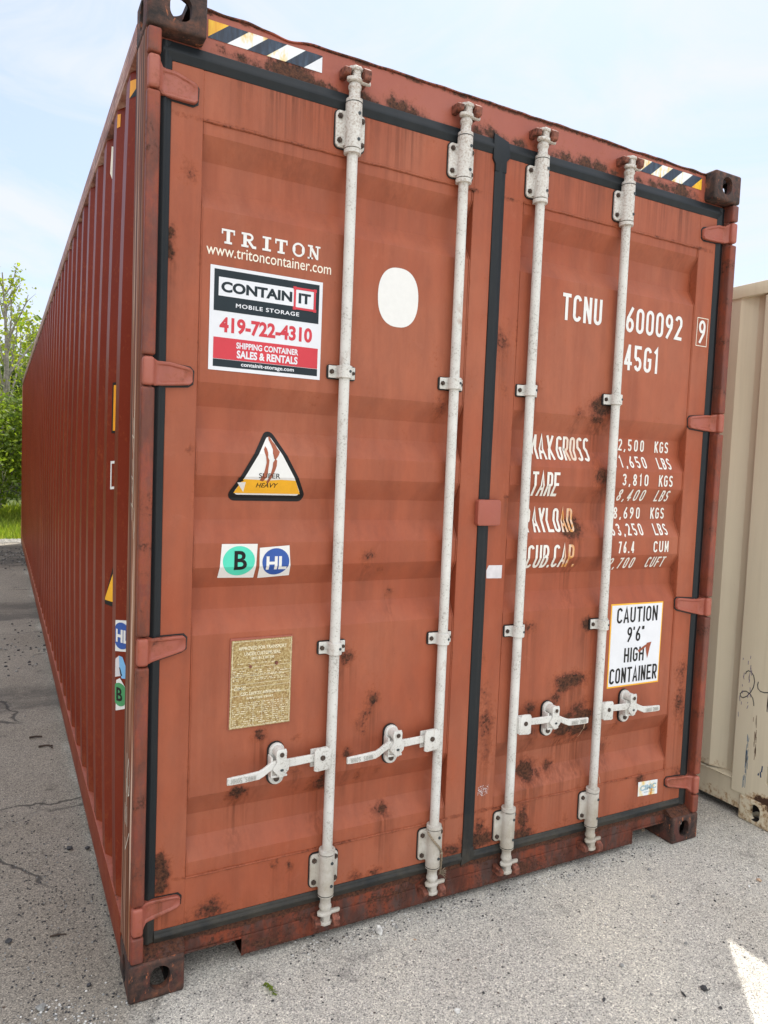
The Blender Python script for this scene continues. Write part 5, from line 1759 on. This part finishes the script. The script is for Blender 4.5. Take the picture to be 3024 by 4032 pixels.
# ------------------------------------------------------------------ tan container on the right
TX = 2.790
TW, TL, THt = 2.438, 6.058, 2.591
TY = -.122
tan = empty('shipping_container', (TX + TW / 2, TY + TL / 2, 0), 'tan shipping container with rust-stained corner, standing right of the red one', 'shipping container')
def trust(p):
    e = -.12
    d = math.hypot(p.y - (-.02), p.z - .075)
    if abs(d - .040) < .028: e = max(e, .36 + .3 * noise.noise((p.y * 30, p.z * 30, 0)))
    if p.z < .02: e = max(e, .42)
    if .098 < p.z < .122: e = max(e, .50 + .3 * noise.noise((p.y * 30, 0, 0)))
    return max(0, e), 0
for sx, x0 in ((-1, TX), (1, TX + TW - .162)):
    for z0 in (0.0, THt - .118):
        casting(x0, TY, z0, sx, -1, tan, M['tan'], rust=trust)
        casting(x0, TY + TL - .178, z0, sx, 1, tan, M['tan'], rust=trust)
# front post: a broad flat plate with a lashing slot
b = bmesh.new(); box(b, TX + .004, TX + .022, TY + .004, .104, .118, THt - .117, .004)
c = bmesh.new(); prism(c, rrect(TY + .02, -.072, .212, .302, .006), 'x', TX - .02, TX + .05)
bm = boolean(b, [c])
box(bm, TX + .0215, TX + .15, TY + .005, TY + .03, .118, THt - .117)
box(bm, TX + .10, TX + .101, TY + .03, .10, .15, .35, mi=1)
dense(bm, .02, (2,))
o = mesh_obj('corner_post', bm, [M['tan'], M['backing']], tan, smooth=0)
paint_rust(o, lambda p: ((.55 if p.z < .14 and p.y < 0 else 0) + (.5 if p.z < .17 and p.y < -.03 else 0), 0))
for (x0, y0) in ((TX + TW - .15, TY), (TX, TY + TL - .15), (TX + TW - .15, TY + TL - .15)):
    bm = bmesh.new(); box(bm, x0 + .002, x0 + .148, y0 + .004, y0 + .146, .118, THt - .118, .005)
    paint_rust(mesh_obj('corner_post', bm, M['tan'], tan))
# walls: the first fold begins right behind the post
side_wall(TX + .008, 1, .104, TY + TL - .14, .188, 2.484, .232, M['tan'], tan, bulge=.004)
side_wall(TX + TW - .008, -1, .104, TY + TL - .14, .188, 2.484, .232, M['tan'], tan, bulge=.004)
for yy_ in (TY + .02, TY + TL - .06):
    bm = bmesh.new()
    n = 8
    for i in range(n):
        x = TX + .15 + i * (TW - .30) / n; d = (TW - .30) / n
        prism(bm, [(x, yy_), (x + d * .25, yy_), (x + d * .5, yy_ + .036), (x + d * .75, yy_ + .036), (x + d, yy_), (x + d, yy_ + .045), (x, yy_ + .045)], 'z', .12, THt - .12)
    paint_rust(mesh_obj('end_wall', bm, M['tan'], tan))
for y0_ in (TY + .008, TY + TL - .12):
    for z0_, z1_, nm in ((.020, .150, 'end_sill'), (2.470, 2.560, 'end_header')):
        bm = bmesh.new(); box(bm, TX + .160, TX + TW - .160, y0_, y0_ + .10, z0_, z1_, .004)
        paint_rust(mesh_obj(nm, bm, M['tan'], tan), lambda p: (.42 if p.z < .05 else 0, 0))
for x0, x1 in ((TX + .004, TX + .060), (TX + TW - .060, TX + TW - .004)):
    bm = bmesh.new(); box(bm, x0 - (.004 if x0 < TX + 1 else 0), x1, .056, TY + TL - .178, 2.482, 2.542, .004)
    mesh_obj('top_rail', bm, M['tan'], tan)
    bm = bmesh.new()
    lft = x0 < TX + 1
    xo = x0 + .010 if lft else x1 - .010
    xi = x0 + .050 if lft else x1 - .050
    ya, yb = .057, TY + TL - .178
    prism(bm, [(xo, .040), (xo, .168), (xo - (.010 if lft else -.010), .176), (xi, .190), (xi, .168), (xo + (.006 if lft else -.006), .160), (xo + (.006 if lft else -.006), .040)], 'y', ya, yb)
    if lft:
        y = .06
        while y < 5.6:   # recessed panel outlines
            prism(bm, [(xo - .0006, .130), (xo - .0006, .1335), (xo + .001, .1335), (xo + .001, .130)], 'y', y, y + .19)
            prism(bm, [(xo - .0006, .050), (xo - .0006, .1335), (xo + .001, .1335), (xo + .001, .050)], 'y', y + .188, y + .192)
            y += .55
    dense(bm, .08, (1,))
    paint_rust(mesh_obj('bottom_rail', bm, M['tan'], tan), lambda p: (.42 if p.z < .050 else 0, 0))
bm = bmesh.new(); box(bm, TX + .055, TX + TW - .055, .0, TY + TL - .05, 2.500, 2.530); mesh_obj('roof', bm, M['tan'], tan)
bm = bmesh.new(); box(bm, TX + .055, TX + TW - .055, .0, TY + TL - .05, .120, .160)
for i in range(18): box(bm, TX + .055, TX + TW - .055, .15 + i * .31, .195 + i * .31, .045, .1195)
mesh_obj('floor', bm, M['floor'], tan)
# marks on the post, drawn as (y, z) with y running towards the camera to the right
def post_marks():
    def rb(lines, w, mat, name, lift=.0006, label=None):
        bm = bmesh.new()
        for pts in lines:
            b = bmesh.new(); ribbon(b, [(-p[0], p[1]) for p in pts], w)
            for v in b.verts: v.co = Vector((TX + .004 - lift, -v.co.x, v.co.z))
            join(bm, b)
        mesh_obj(name, bm, mat, tan, smooth=0, label=label)
    two = [(.068, .694), (.064, .706), (.054, .714), (.040, .712), (.026, .698), (.019, .672), (.022, .646), (.034, .618), (.052, .592), (.072, .578), (.084, .580), (.088, .592), (.078, .608), (.058, .614), (.036, .606), (.022, .590), (.016, .570), (.014, .556)]
    four = [[(.000, .676), (.003, .660), (.000, .644), (-.014, .634), (-.034, .634), (-.052, .640)], [(-.052, .700), (-.054, .640), (-.052, .570)], [(-.054, .60), (-.053, .55)]]
    rb([two] + four, .0045, simple('grey_marker_ink', (.035, .042, .045), .6), 'handwriting', label='number 24 handwritten in dark marker')
    rnd = random.Random(5)
    bl = []
    for _ in range(26):
        y = rnd.gauss(.032, .005); z = rnd.uniform(.20, .34) + (0 if rnd.random() < .6 else .12 * rnd.random())
        bl.append([(y, z), (y + rnd.uniform(-.003, .003), z - rnd.uniform(.02, .06))])
    rb(bl, .0022, simple('blue_paint_scrape', (.10, .19, .30), .6), 'paint_scrape', label='blue vertical paint scrape')
    bl = []
    for _ in range(22):
        z = rnd.uniform(.50, .80); y = rnd.gauss(.078, .006) if rnd.random() < .6 else rnd.gauss(.045, .005)
        bl.append([(y, z), (y + rnd.uniform(-.006, .006), z - rnd.uniform(.006, .03))])
    rb(bl, .003, simple('violet_scrape', (.22, .18, .26), .7), 'paint_scrape', .0008)
    bl = []
    for _ in range(16):
        z = rnd.uniform(.34, .52); y = -.004 + (z - .43) * .06 + rnd.gauss(0, .004)
        bl.append([(y, z), (y + rnd.uniform(-.003, .003), z - rnd.uniform(.015, .045))])
    rb(bl, .0032, simple('brown_scrape', (.33, .24, .17), .7), 'paint_scrape', .0008)
    rb([[(-.050, .292), (-.048, .262)], [(-.042, .262), (-.046, .236)], [(-.034, .252), (-.032, .240)]], .006, simple('navy_scrape', (.03, .06, .13), .7), 'paint_scrape', .0008)
post_marks()

# ------------------------------------------------------------------ loose things
def rope():
    bm = bmesh.new()
    x = 1.0465
    pts = []
    for i in range(40):
        t = i / 39
        a = R(200 + 130 * t)
        if t < .62:
            u = t / .62
            p = Vector((x + .030 * math.cos(R(195 + 125 * u)), RY + .030 * math.sin(R(195 + 125 * u)), .312 - .075 * u))
        else:
            u = (t - .62) / .38
            p = Vector((x + .022 + .016 * u, -.006 + .03 * u, .237 - .10 * u))
        pts.append(p)
    for ph in (0, 2.09, 4.19):
        q = []
        for i, p in enumerate(pts):
            a = i * .9 + ph
            q.append(p + Vector((math.cos(a) * .0022, math.sin(a) * .0012, math.sin(a) * .0022)))
        tube(bm, q, .0023, 6)
    rnd = random.Random(3)
    e = pts[-1]
    for _ in range(34):
        d = Vector((rnd.uniform(-.2, 1.1), rnd.uniform(-.8, .2), rnd.uniform(-.6, .9))).normalized() * rnd.uniform(.012, .03)
        tube(bm, [e, e + d * .5 + Vector((0, 0, .003)), e + d], [.0009, .0008, .0005], 4)
    o = mesh_obj('rope', bm, M['rope'])
    tag(o, 'frayed bit of tan rope hooked round the lower bracket of the second locking rod', 'rope')
rope()

def stone(x, y, r, mat, label, seed, sq=(1, .8, .65), group=None, name='stone'):
    rnd = random.Random(seed)
    bm = bmesh.new(); bmesh.ops.create_icosphere(bm, subdivisions=2, radius=1)
    for v in bm.verts:
        n = noise.noise(v.co * 1.3 + Vector((seed, 0, 0))) * .55 + noise.noise(v.co * 3 + Vector((0, seed, 0))) * .2
        v.co = v.co * (1 + n)
        v.co = Vector((v.co.x * sq[0], v.co.y * sq[1], v.co.z * sq[2])) * r
    rot = Matrix.Rotation(rnd.uniform(0, 6.28), 3, 'Z')
    for v in bm.verts: v.co = rot @ v.co
    lo = min(v.co.z for v in bm.verts)
    for v in bm.verts: v.co += Vector((x, y, -lo - r * .08))
    o = mesh_obj(name, bm, M[mat], smooth=25)
    tag(o, label, 'stone', group)
    return o
GS = 'loose stones on the pavement'
S_ = [(.822, -.010, .019, 'stone_white', 'largest white stone, upright beside the sill under the first locking rod', (.75, .6, 1.0)),
      (.893, -.004, .010, 'stone_grey', 'blue-grey pebble just right of the largest white stone', (1.1, .8, .6)),
      (1.221, -.167, .010, 'stone_grey', 'dark grey pebble standing alone below the centre of the doors', (1.2, .8, .6)),
      (1.212, -.075, .006, 'stone_dark', 'small black pebble nearest the sill below the centre joint', (1, .8, .6)),
      (1.631, -.677, .017, 'stone_dark', 'largest black stone, angular, left of the sunlit patch', (1, .8, .7)),
      (1.554, -.665, .010, 'stone_dark', 'thin black stone beside the largest black stone', (1.6, .5, .5)),
      (1.610, -.754, .009, 'stone_dark', 'black pebble nearest the bottom edge left of the sunlit patch', (1, .9, .6)),
      (1.307, -.575, .009, 'stone_dark', 'flat dark pebble near the bottom edge below the middle of the doors', (1.3, .8, .5)),
      (.867, -.427, .010, 'stone_white', 'white chip at the bottom edge of the picture', (1, .7, .9)),
      (1.474, -.484, .010, 'stone_grey', 'pale grey chip with a shadow, halfway between doors and bottom edge', (1.2, .8, .7)),
      (2.374, -.348, .013, 'stone_tan', 'pale tan stone nearest the right edge below the tan container', (1.2, .8, .7)),
      (2.295, -.358, .008, 'stone_white', 'small white stone left of the pale tan stone', (1, .9, .7)),
      (2.020, -.105, .010, 'stone_grey', 'grey stone below the right fork pocket', (1, .9, .8)),
      (1.884, -.247, .009, 'stone_grey', 'grey stone below the fourth locking rod', (1.2, .8, .7)),
      (1.769, -.495, .009, 'stone_grey', 'grey stone up and right of the largest black stone', (1.2, .8, .6)),
      (2.085, -.367, .006, 'stone_dark', 'small black pebble on bare pavement right of the fourth locking rod', (1, 1, .7)),
      (2.256, .144, .014, 'stone_tan', 'pale stone lying in shadow under the right fork pocket', (1.2, .8, .7)),
      (-.082, .986, .013, 'stone_dark', 'left one of two dark lumps lying side by side in the alley', (1.2, .8, .6)),
      (-.016, .964, .012, 'stone_dark', 'right one of two dark lumps lying side by side in the alley', (1.1, .8, .6)),
      (-.227, .094, .014, 'stone_grey', 'bluish stone in the crumbled pavement at the bottom left corner', (1.2, 1, .6)),
      (-.306, .456, .010, 'stone_dark', 'black stone nearest the left edge of the picture', (1.2, .8, .7)),
      (-.094, .137, .008, 'stone_dark', 'black pebble in the crumbled pavement beside the corner casting', (1, .9, .7)),
      (.921, -.087, .006, 'stone_tan', 'small brown chip below the largest white stone', (1.5, .8, .5))]
for i, (x, y, r, mat, lab, sq) in enumerate(S_): stone(x, y, r * (.66 if mat != 'stone_white' and x > .5 else .9), mat, lab, i + 3, sq, GS)

def twig(pts, r, label, extra=()):
    bm = bmesh.new()
    tube(bm, [Vector((x, y, r + z)) for x, y, z in pts], [r * (1 - .5 * i / len(pts)) for i in range(len(pts))], 6)
    for e in extra: tube(bm, [Vector((x, y, r + z)) for x, y, z in e], r * .6, 5)
    tag(mesh_obj('twig', bm, M['twig']), label, 'twig', 'twigs in the alley')
twig([(-.185, 2.33, 0), (-.15, 2.325, .004), (-.12, 2.32, 0)], .006, 'straight dark twig, farther one in the alley')
twig([(-.145, 2.17, 0), (-.11, 2.165, .004), (-.075, 2.16, 0)], .006, 'forked dark twig, nearer the camera than the straight one', [[(-.09, 2.162, 0), (-.080, 2.12, .004)]])
twig([(-.185, .430, 0), (-.16, .424, .004), (-.135, .420, 0)], .003, 'thin brown twig on the dark speckled patch')

def sprig():
    rnd = random.Random(2)
    bm = bmesh.new(); lay = bm.verts.layers.float.new('tint')
    o = Vector((.395, -.105, 0))
    for i in range(26):
        t = i / 25
        p = o + Vector((-.012 + .020 * t + rnd.uniform(-.007, .007), .022 - .052 * t + rnd.uniform(-.004, .004), .004 + .010 * math.sin(t * 3.1) + rnd.uniform(0, .003)))
        a = rnd.uniform(0, 6.28); s = rnd.uniform(.004, .009)
        d = Vector((math.cos(a), math.sin(a), rnd.uniform(-.1, .6))).normalized() * s; e = Vector((-d.y, d.x, rnd.uniform(-.002, .002))) * .45
        vs = [bm.verts.new(q) for q in (p - d, p + e, p + d, p - e)]
        for v in vs: v[lay] = rnd.random()
        bm.faces.new(vs)
    tube(bm, [o + Vector((-.012, .024, .003)), o + Vector((0, 0, .008)), o + Vector((.010, -.034, .002))], .0012, 5)
    ob = mesh_obj('leaf_sprig', bm, M['leaf_bush'], smooth=0)
    tag(ob, 'small wilted green sprig lying on the pavement right of the corner casting', 'leaf sprig')
sprig()

def grit():
    rnd = random.Random(14)
    bm = bmesh.new()
    base = bmesh.new(); bmesh.ops.create_icosphere(base, subdivisions=1, radius=1)
    bv = [v.co.copy() for v in base.verts]; bf = [[v.index for v in f.verts] for f in base.faces]; base.free()
    def one(x, y, r, mi):
        q = [bm.verts.new((x + v.x * r * rnd.uniform(.7, 1.2), y + v.y * r * rnd.uniform(.6, 1.1), r * .35 + v.z * r * .55 * rnd.uniform(.8, 1.1))) for v in bv]
        for f in bf:
            g = bm.faces.new([q[i] for i in f]); g.material_index = mi
    for _ in range(600):   # speckled patches in the alley
        cx, cy, s = rnd.choice([(-.20, 1.02, .10), (-.19, .80, .12), (-.16, .62, .09), (-.23, 1.35, .12), (-.10, .50, .10), (-.20, .30, .10)])
        one(rnd.gauss(cx, s), rnd.gauss(cy, s * 1.3), rnd.uniform(.0016, .0048), rnd.choice([0, 0, 0, 1]))
    for _ in range(420):
        one(rnd.gauss(-.20, .10), rnd.gauss(-.02, .09), rnd.uniform(.0018, .0050), rnd.choice([0, 1, 1, 2, 2]))
    for _ in range(1500):
        one(rnd.uniform(-.2, 2.9), rnd.uniform(-1.2, .04), rnd.uniform(.0012, .0040) * (1.5 if rnd.random() < .08 else 1), rnd.choice([0, 0, 1, 2, 2]))
    for _ in range(420):   # along the foot of the sill
        one(rnd.uniform(.5, 2.2), rnd.gauss(.02, .025), rnd.uniform(.002, .005), rnd.choice([0, 1, 2]))
    for _ in range(300):   # by the far end of the alley
        one(rnd.uniform(-1.0, .1), rnd.gauss(10.3, .8), rnd.uniform(.006, .018), rnd.choice([0, 0, 1]))
    for _ in range(160):
        one(rnd.uniform(-1.0, .0), rnd.gauss(4.4, .5), rnd.uniform(.006, .014), rnd.choice([0, 0, 1]))
    o = mesh_obj('gravel', bm, [M['stone_dark'], M['stone_grey'], M['stone_white']], smooth=0); o['kind'] = 'stuff'
    o['label'] = 'loose dark and pale grit scattered over the pavement'
grit()
